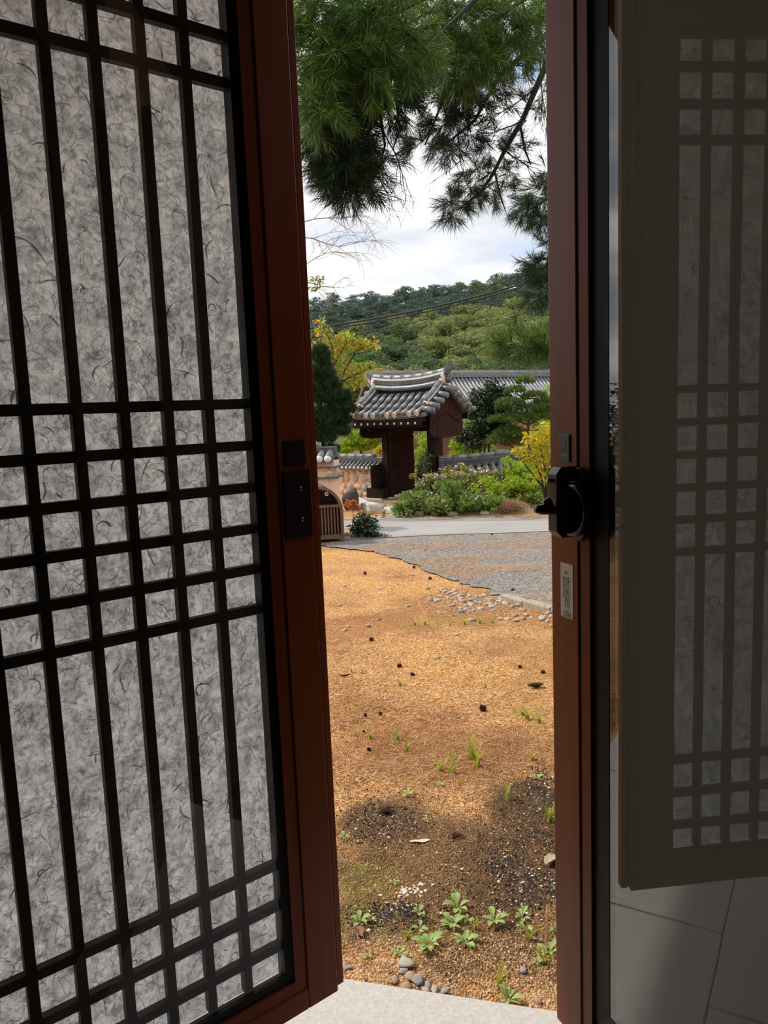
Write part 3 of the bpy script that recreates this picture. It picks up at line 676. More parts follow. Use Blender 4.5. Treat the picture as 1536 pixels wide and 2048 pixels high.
rd = [(x, YR0 + 0.05 * math.sin(x * 2.1) + 0.04 * x * 0.3, 0) for x in np.linspace(-9, 11, 60)] + [(x, YR1 + 0.06 * math.sin(x * 1.7 + 1), 0) for x in np.linspace(11, -9, 60)]
poly_obj('road', [(x, y, gz(y) + 0.020) for x, y, _ in rd], 'road_asphalt', 'pale worn road crossing before the garden')

# kerb along the drive: three stones in a row
kp = [gp(x, y) for x, y in ((1008, 1199), (1052, 1212), (1108, 1226), (1180, 1243))]
for i, (a, b) in enumerate(zip(kp[:-1], kp[1:])):
    d = (b - a)[:2]; l_ = np.linalg.norm(d); d /= l_; n_ = np.array([-d[1], d[0]])
    mb = MB(); P = [a[:2] + d * 0.006 - n_ * 0.05, a[:2] + d * (l_ - 0.006) - n_ * 0.05, a[:2] + d * (l_ - 0.006) + n_ * 0.05, a[:2] + d * 0.006 + n_ * 0.05]
    zt = gz(a[1]) + 0.058 + (0.0, 0.005, -0.004)[i]
    mb.prism([(p[0], p[1]) for p in P], gz(a[1]) - 0.08, zt, lambda x, y, w: (x, y, w))
    o = obj('kerb_stone', mb, 'kerb_stone'); bevel(o, 0.012, 2)
    tag(o, 'weathered tan kerb stone edging the gritty drive', 'kerb stone', 'kerb stones along the drive')

# scattered stones by the kerb
stone_me = [[None] * len(PEBM) for _ in range(6)]
def stone(px, py, r_, mi, name='stone', label=None, group=None, flat=0.6, seed=None, cat='stone'):
    k = (seed if seed is not None else random.randrange(6)) % 6
    if stone_me[k][mi] is None:
        stone_me[k][mi] = blob_mesh('stone', 50 + k, 9, 6, 0.22); stone_me[k][mi].materials.append(PEBM[mi])
    p = gq(px, py); o = obj(name, stone_me[k][mi], None)
    o.location = (p[0], p[1], p[2] + r_ * flat * 0.45); o.scale = (r_ * random.uniform(0.9, 1.5), r_ * random.uniform(0.8, 1.1), r_ * flat)
    o.rotation_euler = (random.uniform(-.25, .25), random.uniform(-.25, .25), random.uniform(0, 6.28))
    return tag(o, label, cat, group)
for i in range(170):
    px = random.gauss(960, 75); py = 1204 + (px - 960) * 0.10 + random.gauss(0, 15)
    if not 842 < px < 1112: continue
    if py < 1188 + (px - 960) * 0.14: py = 1192 + (px - 960) * 0.14 + abs(random.gauss(0, 9))
    stone(px, py, random.uniform(0.011, 0.030), random.choice((0, 1, 1, 2, 3, 3)), 'stone', 'rounded pale stone in the scatter by the kerb', 'stones scattered by the kerb')
for px, py in ((1085, 1240), (1098, 1228), (1106, 1236), (1095, 1244)):
    stone(px, py, random.uniform(0.02, 0.035), 0, 'stone', 'rounded pale stone in the scatter by the kerb', 'stones scattered by the kerb')
for px, py in ((690, 1173), (698, 1170), (760, 1178), (815, 1162), (826, 1150), (736, 1254), (697, 1255), (745, 1243), (757, 1241), (690, 1262), (680, 1211), (855, 1178), (815, 1214), (913, 1269)):
    stone(px, py, random.uniform(0.012, 0.026), random.choice((0, 1, 2, 3)), 'stone', 'small stone lying alone on the orange sand', 'single stones on the sand')
for px, py, r_ in ((812, 1931, .022), (822, 1957, .018), (837, 1965, .020), (806, 1947, .013), (790, 1965, .012), (856, 1972, .012), (870, 1983, .014), (890, 1986, .012), (1047, 1944, .013), (1075, 2003, .012), (853, 1985, .011), (812, 1976, .016), (698, 1938, .009)):
    stone(px, py, r_, random.choice((0, 2, 2, 1)), 'stone', 'grey stone in the gravel against the granite edge', 'stones along the granite edge')
stone(874, 1318, .020, 3, 'stone', 'single yellowish stone on the open sand', None)

# pine cones and dark bits on the sand
def cone(px, py, r_):
    if 'cone' not in globals(): pass
    r_ *= 0.78; p = gq(px, py); o = obj('pine_cone', CONE, None); o.location = (p[0], p[1], p[2] + r_ * 0.7); o.scale = (r_, r_, r_ * 1.15)
    o.rotation_euler = (random.uniform(0.8, 1.8), 0, random.uniform(0, 6.28))
    return tag(o, 'dark fallen pine cone on the open ground', 'pine cone', 'pine cones on the ground')
mb = MB(); mb.tube([(0, 0, z) for z in np.linspace(-1, 1, 6)], [0.25, 0.55, 0.7, 0.62, 0.42, 0.12], 8)
for i in range(7):
    zz = -0.8 + i * 0.27; rr = 0.98 * math.sqrt(max(0.05, 1 - (zz + 0.15) ** 2)); n_ = 8
    for j in range(n_):
        a = 2 * math.pi * (j + 0.5 * (i % 2)) / n_; c_, s_ = math.cos(a), math.sin(a)
        t0 = np.array([c_ * rr * 0.4, s_ * rr * 0.4, zz]); tip = np.array([c_ * rr, s_ * rr, zz + 0.16]); sd_ = np.array([-s_, c_, 0]) * 0.24 * rr
        mb.add([t0 - sd_, t0 + sd_, tip + sd_ * 0.8, tip + np.array([c_, s_, 0]) * 0.08, tip - sd_ * 0.8, tip - np.array([0, 0, 0.14])], [(0, 1, 2, 3, 4), (0, 4, 5), (4, 3, 5), (3, 2, 5), (2, 1, 5)])
CONE = mb.mesh('pine_cone'); CONE.materials.append(MATS['cone_brown'])
for px, py, r_ in ((966, 1421, .026), (799, 1333, .022), (825, 1350, .018), (743, 1281, .022), (860, 1159, .024), (984, 1071, .024), (944, 1073, .018), (1033, 1071, .018),
                   (851, 1102, .020), (1026, 1183, .026), (828, 1136, .022), (730, 1148, .024), (761, 1429, .013), (731, 1434, .013), (738, 1503, .014), (1086, 1347, .018), (1040, 1337, .016), (728, 1468, .010)):
    cone(px, py, r_)
# curled dry leaves
def dry_leaf(px, py, l_, w_, rz, m_='dry_leaf', label='curled brown dry leaf on the ground', group='dry leaves on the ground', name='dry_leaf', cat='leaf', curl=0.5):
    p = gq(px, py); V = []; Fs = []; n_ = 7
    for i in range(n_):
        t = i / (n_ - 1); w = w_ * math.sin(math.pi * min(max(t, 0.04), 0.97)) ** 0.7
        for j in (-1, 0, 1):
            V.append(((t - 0.5) * l_, j * w * 0.5, abs(j) * w * curl + 0.25 * l_ * curl * (2 * t - 1) ** 2 + 0.002 * math.sin(9 * t + j)))
    for i in range(n_ - 1):
        for j in range(2): a = i * 3 + j; Fs.append((a, a + 3, a + 4, a + 1))
    o = obj(name, MB().add(V, Fs), m_); o.location = (p[0], p[1], p[2] + 0.004); o.rotation_euler = (random.uniform(-.2, .2), 0, rz)
    s = o.modifiers.new('thick', 'SOLIDIFY'); s.thickness = 0.0012
    return tag(o, label, cat, group)
dry_leaf(841, 1681, .085, .024, 0.05, 'pale_bark_chip', 'long pale bark flake lying on the damp soil', None, 'bark_flake', 'bark', 0.12)
dry_leaf(908, 1673, .055, .042, 0.9, 'dry_leaf', 'reddish curled leaf beside the long pale bark flake', None)
dry_leaf(720, 1870, .050, .030, 1.9, 'dry_leaf', 'reddish brown leaf beside the weeds near the granite', None)
dry_leaf(772, 1625, .06, .035, 0.5, 'cone_brown', 'black curled leaf at the edge of the damp patch', None)
dry_leaf(1104, 1727, .075, .045, 0.7, 'pale_bark_chip', 'tan curled leaf on the dark mulch', None)
dry_leaf(1072, 1373, .10, .05, 0.15, 'cone_brown', 'dark curled leaf alone on the open sand', None)
dry_leaf(690, 1355, .09, .02, 0.1, 'cone_brown', 'thin dark twig-like leaf on the sand', None)

# fine gravel, wood chips, mulch, needle litter: too many to count
def scatter(name, n, fn, smin, smax, m_, label, cat, flat=0.6, sides=5, lz_=0.25):
    P = np.array([fn() for _ in range(n)]); s = rng.uniform(smin, smax, n)
    a0 = rng.random(n) * 6.28; V = np.zeros((n, 2 * sides + 1, 3)); tilt = rng.normal(0, 0.3, (n, 2))
    for k in range(sides):
        a = a0 + 2 * math.pi * k / sides; rr = s * rng.uniform(0.7, 1.2, n)
        V[:, k, 0] = np.cos(a) * rr; V[:, k, 1] = np.sin(a) * rr; V[:, k, 2] = 0
        V[:, sides + k, 0] = np.cos(a) * rr * 0.65; V[:, sides + k, 1] = np.sin(a) * rr * 0.65; V[:, sides + k, 2] = s * flat
    V[:, 2 * sides, 2] = s * flat * 1.15
    V[:, :, 2] += V[:, :, 0] * tilt[:, :1] + V[:, :, 1] * tilt[:, 1:]
    V += P[:, None, :]
    F_ = []
    for k in range(sides):
        k2 = (k + 1) % sides; F_ += [(k, k2, sides + k2), (k, sides + k2, sides + k), (sides + k, sides + k2, 2 * sides)]
    F_ = (np.arange(n)[:, None, None] * (2 * sides + 1) + np.array(F_)[None]).reshape(-1, 3)
    return tag(obj(name, me_np(name, V.reshape(-1, 3), F_), m_), label, cat, kind='stuff')
def gpt(px, py):
    p = gp(px, py); return (p[0], p[1], ground_z(p[0], p[1]) - 0.001)
def near_gravel():
    px = random.uniform(660, 1140); t = random.random() ** 1.5
    edge_y = 1958 + (px - 690) * 0.154
    return gpt(px, edge_y - 3 - t * (95 if px < 900 else 120))
scatter('gravel', 6500, near_gravel, 0.0016, 0.0046, 'gravel', 'loose tan gravel along the granite edge', 'gravel')
scatter('gravel', 9000, lambda: gpt(random.uniform(640, 1130), 1230 + 700 * random.random() ** 0.8), 0.0016, 0.0042, 'gravel', 'fine grit spread over the whole sandy yard', 'gravel')
scatter('pebbles', 1500, lambda: gpt(random.gauss(965, 70), 1206 + random.gauss(0, 14)), 0.004, 0.011, 'gravel', 'small pebbles and grit among the stones by the kerb', 'pebbles')
def dark_pos():
    while True:
        c_ = random.choice(((1075, 1650, 75, 80), (1000, 1740, 90, 60), (770, 1640, 70, 40), (1085, 1590, 45, 45), (790, 1830, 70, 22), (1060, 1780, 60, 40)))
        px, py = random.gauss(c_[0], c_[2] * 0.6), random.gauss(c_[1], c_[3] * 0.6)
        if 640 < px < 1150 and py < 1900: return gpt(px, py)
scatter('mulch', 5200, dark_pos, 0.0022, 0.0065, 'dark_mulch', 'dark crumbs of bark mulch on the damp soil', 'mulch', 0.5)
scatter('wood_chips', 260, dark_pos, 0.003, 0.0075, 'wood_chip', 'pale wood chips strewn over the dark mulch', 'wood chips', 0.3)
scatter('wood_chips', 40, lambda: gpt(random.gauss(812, 26), random.gauss(1782, 8)), 0.005, 0.010, 'wood_chip', 'cluster of pale chips on the dark damp soil', 'wood chips', 0.3)
def litter(name, n, fn, lmin, lmax, w, label):
    P = np.array([fn() for _ in range(n)]); a = rng.random(n) * 6.28; l = rng.uniform(lmin, lmax, n); P[:, 2] += 0.004 + rng.random(n) * 0.004
    d = np.stack([np.cos(a), np.sin(a), rng.normal(0, 0.08, n)], 1) * l[:, None] * 0.5; s = np.stack([-np.sin(a), np.cos(a), np.zeros(n)], 1) * w
    V = np.stack([P - d - s, P - d + s, P + d + s, P + d - s], 1).reshape(-1, 3)
    return tag(obj(name, me_np(name, V, np.arange(4 * n).reshape(n, 4)), 'needle_litter'), label, 'pine needles', kind='stuff')
def drive_pos():
    while True:
        px, py = random.uniform(650, 1130), random.uniform(1076, 1215)
        if py < 1095 + max(0, px - 700) * 0.29: 
            p = gp(px, py)
            if vnoise(np.array([p[0] * 1.4]), np.array([p[1] * 2.4]), 1.0, 77)[0] > 0.5: return (p[0], p[1], gz(p[1]) + 0.012)
litter('pine_needles', 4200, drive_pos, 0.04, 0.10, 0.0016, 'rusty pine needles drifted over the gritty drive')
litter('pine_needles', 3500, lambda: gpt(random.gauss(940, 90), random.gauss(1205, 18)), 0.03, 0.09, 0.0014, 'rusty pine needles among the stones by the kerb')
litter('pine_needles', 2600, lambda: gpt(random.uniform(655, 1120), random.uniform(1240, 1560)), 0.02, 0.07, 0.0010, 'thin dry needles spread over the sand')

# weeds at the edge of the damp patch and on the sand
def weed(px, py, spread_px, nleaf, m_='weed_leaf', label=None, group=None, up=0.8, broad=0.42, name='weed_seedling'):
    p = gq(px, py); D = p[1]; s = 0.70 * spread_px / FPX * math.hypot(D, 1.6)
    r0 = root(name, p, random.uniform(0, 6.28), label, 'weed', group)
    for i in range(nleaf):
        a = 2 * math.pi * i / nleaf + random.uniform(-0.35, 0.35); l_ = s * random.uniform(0.65, 1.1); w_ = l_ * broad * random.uniform(0.8, 1.2)
        h = l_ * up * random.uniform(0.5, 1.1); V = []; Fs = []; n_ = 6
        for k in range(n_):
            t = k / (n_ - 1); prof = (0.10 if t < 0.3 else math.sin(math.pi * (0.12 + 0.88 * (t - 0.3) / 0.7)) ** 0.8) if broad > 0.25 else math.sin(math.pi * (0.15 + 0.85 * t))
            r_ = l_ * t; z_ = h * (1.9 * t - 1.15 * t * t); w = w_ * 0.5 * max(prof, 0.06)
            for j in (-1, 0, 1):
                V.append((math.cos(a) * r_ - math.sin(a) * w * j, math.sin(a) * r_ + math.cos(a) * w * j, z_ + abs(j) * w * 0.45))
        for k in range(n_ - 1):
            for j in range(2): q_ = k * 3 + j; Fs.append((q_, q_ + 3, q_ + 4, q_ + 1))
        me = MB().add(V, Fs).mesh('leaf', True); obj('leaf', me, m_, r0)
    return r0
G1 = 'broad-leaved weeds by the granite'
lab = 'small broad-leaved green weed growing near the granite'
for px, py, s, n_ in ((915, 1818, 40, 10), (907, 1852, 34, 9), (988, 1848, 36, 8), (1044, 1838, 30, 7), (1050, 1862, 24, 6), (858, 1900, 44, 10), (931, 1890, 34, 10), (840, 1858, 26, 6), (838, 1832, 24, 5),
                      (800, 1915, 26, 6), (718, 1845, 32, 7), (1100, 1908, 34, 8), (1112, 1868, 26, 6), (1016, 2000, 36, 8), (935, 1842, 20, 5), (1073, 1930, 18, 5), (690, 1676, 22, 5), (738, 1916, 14, 5)):
    weed(px, py, s, n_, 'weed_leaf', lab, G1, 0.75, 0.42)
for px, py, s in ((815, 1590, 22), (880, 1568, 16), (1075, 1560, 22), (852, 1642, 14), (788, 1764, 16)):
    weed(px, py, s, 5, 'weed_leaf', 'tiny yellow-green seedling at the rim of the damp patch', 'seedlings round the damp patch', 0.7, 0.5)
G2 = 'grass tufts on the sand'
def grass(px, py, hpx, n_, lab='thin grass tuft standing on the sand', spread=0.35):
    p = gq(px, py); h = hpx / FPX * math.hypot(p[1], 1.6); r0 = root('grass_tuft', p, 0, lab, 'grass', G2)
    V = []; Fs = []
    for i in range(n_):
        a = random.uniform(0, 6.28); ln = random.uniform(0.1, spread); l_ = h * random.uniform(0.5, 1.1); b = np.array([random.gauss(0, .05), random.gauss(0, .05), 0]) * h; w = 0.0034
        o_ = len(V); d = np.array([math.cos(a), math.sin(a), 0]); s_ = np.array([-math.sin(a), math.cos(a), 0])
        for k in range(4):
            t = k / 3; q = b + d * ln * l_ * t * t * 1.6 + np.array([0, 0, l_ * (t - 0.18 * t * t)]); ww = w * (1 - t * 0.85)
            V += [q - s_ * ww, q + s_ * ww]
        Fs += [(o_ + 2 * k, o_ + 2 * k + 1, o_ + 2 * k + 3, o_ + 2 * k + 2) for k in range(3)]
    obj('blades', MB().add(V, Fs), 'grass_leaf', r0)
    return r0
for px, py, h, n_ in ((905, 1545, 62, 9), (945, 1520, 60, 16), (955, 1535, 40, 12), (880, 1540, 30, 10), (740, 1478, 22, 8), (795, 1480, 24, 10), (815, 1500, 26, 8), (710, 1475, 20, 6), (1055, 1440, 26, 16), (1078, 1448, 18, 14), (1045, 1432, 18, 12),
                      (970, 1375, 18, 8), (800, 1370, 18, 10), (770, 1382, 14, 8), (830, 1252, 14, 14), (850, 1248, 12, 14), (930, 1248, 14, 16), (960, 1246, 16, 16), (985, 1244, 12, 12), (900, 1250, 10, 12), (1100, 1645, 44, 12), (1015, 1600, 36, 8),
                      (1065, 1520, 20, 9), (1000, 1975, 40, 12), (1060, 1880, 36, 5), (815, 1880, 26, 8), (1090, 1930, 30, 8), (950, 1860, 22, 8), (940, 1308, 12, 8), (725, 1345, 12, 8), (703, 1345, 10, 8)):
    grass(px, py, h * 1.15, int(n_ * 1.6), spread=0.55)

# ================================================================== the tiled gate
gl = gp(778, 1003); GA = math.radians(40)
gxv = np.array([math.cos(GA), -math.sin(GA)]); gyv = np.array([math.sin(GA), math.cos(GA)])
g0 = np.array([gl[0], gl[1]]) + gxv * 0.68
GB = gl[2]
gate = root('tiled_gate', (g0[0], g0[1], GB), -GA, 'small wooden gate under a curved grey tiled roof', 'gate')
def gw(x, y, z): return np.array([g0[0] + gxv[0] * x + gyv[0] * y, g0[1] + gxv[1] * x + gyv[1] * y, GB + z])
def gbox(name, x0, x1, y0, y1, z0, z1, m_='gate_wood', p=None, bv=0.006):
    o = obj(name, MB().box(x0, x1, y0, y1, z0, z1), m_, p or gate)
    if bv: bevel(o, bv, 1)
    return o
for s_ in (-1, 1):
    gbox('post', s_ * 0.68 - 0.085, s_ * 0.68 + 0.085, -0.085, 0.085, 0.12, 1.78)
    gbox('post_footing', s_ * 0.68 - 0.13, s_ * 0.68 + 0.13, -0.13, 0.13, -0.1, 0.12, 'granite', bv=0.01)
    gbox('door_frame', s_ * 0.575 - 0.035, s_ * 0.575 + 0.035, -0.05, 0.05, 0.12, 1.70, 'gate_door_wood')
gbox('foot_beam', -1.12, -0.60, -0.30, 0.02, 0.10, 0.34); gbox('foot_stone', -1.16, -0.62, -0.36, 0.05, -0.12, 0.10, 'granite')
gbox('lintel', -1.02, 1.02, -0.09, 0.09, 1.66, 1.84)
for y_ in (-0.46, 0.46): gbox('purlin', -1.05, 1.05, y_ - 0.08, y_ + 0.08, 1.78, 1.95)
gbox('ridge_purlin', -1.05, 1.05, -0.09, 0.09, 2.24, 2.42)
gbox('tie_beam', -0.75, -0.61, -0.62, 0.62, 1.70, 1.82); gbox('tie_beam', 0.61, 0.75, -0.62, 0.62, 1.70, 1.82)
gbox('side_panel', -0.80, -0.765, -0.5, 0.30, 0.34, 0.9, 'gate_wood')
# two board doors standing open
def gdoor(hx, ang, sgn):
    d = bpy.data.objects.new('door', None); COL.objects.link(d); d.parent = gate; d.location = (hx, 0.03, 0.16); d.rotation_euler = (0, 0, ang); WM[d.name] = Matrix()
    for i in range(4):
        bevel(obj('board', MB().box(0.02 + i * 0.142, 0.02 + (i + 1) * 0.142 - 0.004, -0.018, 0.018, 0, 1.50), 'gate_door_wood', d), 0.003, 1)
    for z_ in (0.12, 0.72, 1.30): obj('batten', MB().box(0.03, 0.58, -0.045, -0.019, z_, z_ + 0.07), 'gate_door_wood', d)
    for z_ in (0.155, 0.755, 1.335):
        for k in range(7): obj('stud', MB().tube([(0.06 + k * 0.08, -0.046, z_), (0.06 + k * 0.08, -0.056, z_)], [0.012, 0.006], 8), 'black_metal', d)
gdoor(-0.56, math.radians(66), 1); gdoor(0.56, math.radians(97), -1)

def ex(s_, v): return s_ * v + (0.10 if s_ < 0 else 0.0)
# --- roof. local front is -y; both slopes hang a little, the ridge and eaves rise to the ends
YE = 0.86
def roof_z(x, y):
    a = abs(y) / YE; sag = 0.10 * a * (1 - a) * 1.6
    return 2.62 - 0.58 * a - sag + 0.055 * (x / 1.15) ** 2 * (0.4 + 0.6 * a)
mb = MB(); nxs, nys = 13, 13
for s_, off in ((1, -0.025), (0, -0.085)):
    pass
XS = np.linspace(-1.04, 1.14, nxs); YS = np.linspace(-YE, YE, nys)
top = [(x, y, roof_z(x, y) - 0.02) for y in YS for x in XS]; bot = [(x, y, roof_z(x, y) - 0.09) for y in YS for x in XS]
Fs = []
for j in range(nys - 1):
    for i in range(nxs - 1):
        a = j * nxs + i; Fs += [(a, a + 1, a + nxs + 1, a + nxs), (len(top) + a, len(top) + a + nxs, len(top) + a + nxs + 1, len(top) + a + 1)]
def rim(seq):
    for a, b in zip(seq[:-1], seq[1:]): Fs.append((a, len(top) + a, len(top) + b, b))
rim(list(range(nxs))); rim([nxs * j + nxs - 1 for j in range(nys)]); rim(list(range(nxs * nys - 1, nxs * (nys - 1) - 1, -1))); rim([nxs * j for j in range(nys - 1, -1, -1)])
mb.add(top + bot, Fs); obj('roof_bed', mb, 'roof_tile_dark', gate)
gbox('eaves_board', -0.98, 1.08, -YE + 0.02, -YE + 0.055, 1.90, 2.015); gbox('eaves_board', -1.08, 1.08, YE - 0.055, YE - 0.02, 1.90, 2.015)
# rafters with white painted ends
rfm = MB(); rfm.tube([(0, -0.02, 2.47), (0, -YE + 0.10, 1.905)], 0.034, 4); rfm = rfm.mesh('rafter'); rfm.materials.append(MATS['gate_wood'])
rem = MB().box(-0.019, 0.019, -YE + 0.005, -YE + 0.018, 1.845, 1.892).mesh('painted_rafter_end'); rem.materials.append(MATS['tile_plaster'])
for i in range(10):
    x_ = -0.90 + i * 0.193
    for s_ in (0, math.pi):
        r_ = obj('rafter', rfm, None, gate); r_.location = (x_, 0, 0); r_.rotation_euler = (0, 0, s_)
        e_ = obj('painted_rafter_end', rem, None, r_)
gbox('fascia', -0.98, 1.0, -YE + 0.02, -YE + 0.06, 1.81, 1.90)
gbox('soffit', -0.96, 1.0, -YE + 0.05, -0.40, 1.775, 1.80); 
# cover tiles: each roll is three tiles and a round end
TR = 0.064
def halfpipe(l_, r0_, r1_, n=9):
    mb = MB(); V = []; 
    for (y, r_) in ((0, r0_), (l_, r1_)):
        for k in range(n):
            a = math.pi * k / (n - 1); V.append((math.cos(a) * r_, y, math.sin(a) * r_))
    Fs = [(k, k + 1, n + k + 1, n + k) for k in range(n - 1)] + [tuple(range(n - 1, -1, -1)), tuple(range(n, 2 * n)), (0, n, 2 * n - 1, n - 1)]
    me = mb.add(V, Fs).mesh('cover_tile', True); me.materials.append(MATS['roof_tile']); return me
TL = 0.30
HP = halfpipe(TL, TR + 0.006, TR - 0.004)
EDM = MB().tube([(0, -0.012, 0.012), (0, 0.02, 0.012)], 0.066, 14).mesh('tile_end'); EDM.materials.append(MATS['pink_plaster'])
EDM2 = MB().tube([(0, -0.012, 0.012), (0, 0.02, 0.012)], 0.066, 14).mesh('tile_end'); EDM2.materials.append(MATS['roof_tile'])
def put_tile(p0, p1, me, parent, name='cover_tile'):
    """a half-pipe laid from the low end p0 towards the high end p1"""
    p0 = Vector(p0); d = Vector(p1) - p0; l_ = d.length; d.normalize(); x = d.cross(Vector((0, 0, 1))).normalized(); z = x.cross(d)
    o = obj(name, me, None, parent); o.matrix_local = Matrix(((x.x, d.x, z.x, p0.x), (x.y, d.y, z.y, p0.y), (x.z, d.z, z.z, p0.z), (0, 0, 0, 1))); return o
for i in range(10):
    x_ = -0.93 + i * 0.205
    for sy in (-1, 1):
        ylow = YE + 0.03
        for t in range(3):
            ya, yb = ylow - t * 0.245, ylow - (t + 1) * 0.245 - 0.01
            za, zb = roof_z(x_, min(ya, YE)) - (0.02 if ya > YE else 0), roof_z(x_, yb)
            o = put_tile((x_, sy * ya, za + 0.004 * (3 - t)), (x_, sy * yb, zb), HP, gate)
            if t == 0: obj('tile_end', EDM if (i * 7 + (1 if sy > 0 else 0)) % 3 != 1 else EDM2, None, o)
# trough tiles hang between the rolls at the eave
trm = MB(); V = []
for y in (0, 0.10):
    for k in range(7):
        a = math.pi * (1 + k / 6); V.append((math.cos(a) * 0.062, y, 0.03 + math.sin(a) * 0.05))
    for k in range(7):
        a = math.pi * (1 + k / 6); V.append((math.cos(a) * 0.062, y, 0.012 + math.sin(a) * 0.05))
trm.add(V, [(k, k + 1, k + 15, k + 14) for k in range(6)] + [(k + 7, k + 21, k + 22, k + 8) for k in range(6)] + [(k, k + 7, k + 8, k + 1) for k in range(6)])
TRM = trm.mesh('trough_tile', True); TRM.materials.append(MATS['roof_tile'])
for i in range(9):
    for sy in (-1, 1):
        x_ = -0.827 + i * 0.205; put_tile((x_, sy * (YE + 0.035), roof_z(x_, YE) - 0.03), (x_, sy * (YE - 0.1), roof_z(x_, YE - 0.1)), TRM, gate, 'trough_tile')
# ridge: courses of flat tiles, a pale bedding line and a roll of cover tiles on top
def rz(x): return 2.60 + 0.10 * (abs(x) / 1.1) ** 2.2
def strip(name, xa, xb, zb0, zb1, hw_, m_, fn, n=18, parent=None):
    mb = MB(); V = []
    for x in np.linspace(xa, xb, n):
        z = fn(x); V += [(x, -hw_, z + zb0), (x, hw_, z + zb0), (x, hw_, z + zb1), (x, -hw_, z + zb1)]
    Fs = [(0, 3, 2, 1), (4 * (n - 1), 4 * (n - 1) + 1, 4 * (n - 1) + 2, 4 * (n - 1) + 3)]
    for i in range(n - 1):
        a = 4 * i
        for k in range(4): Fs.append((a + k, a + (k + 1) % 4, a + 4 + (k + 1) % 4, a + 4 + k))
    return obj(name, mb.add(V, Fs), m_, parent or gate)
obj('ridge_base_roll', MB().tube([(x, -0.13, rz(x) + 0.045) for x in np.linspace(-0.88, 0.98, 16)], 0.062, 10).mesh('ridge_base_roll', True), 'roof_tile', gate)
obj('ridge_base_roll', MB().tube([(x, 0.13, rz(x) + 0.045) for x in np.linspace(-0.88, 0.98, 16)], 0.062, 10).mesh('ridge_base_roll', True), 'roof_tile', gate)
for i in range(4): strip('ridge_course', -0.94, 1.06, 0.04 + i * 0.046, 0.04 + i * 0.046 + 0.038, 0.125 - 0.006 * (i % 2), 'roof_tile_dark', rz)
strip('ridge_bedding', -0.98, 1.10, 0.222, 0.262, 0.105, 'tile_plaster', rz)
n_ = 7
for i in range(n_):
    xa = -1.00 + i * 2.14 / n_; xb = xa + 2.14 / n_ + 0.012; pts = [(x, 0, rz(x) + 0.27) for x in np.linspace(xa, xb, 4)]
    obj('ridge_tile', MB().tube(pts, [0.088, 0.086, 0.084, 0.082] if i % 2 else [0.086, 0.086, 0.084, 0.083], 12).mesh('ridge_tile', True), 'roof_tile', gate)
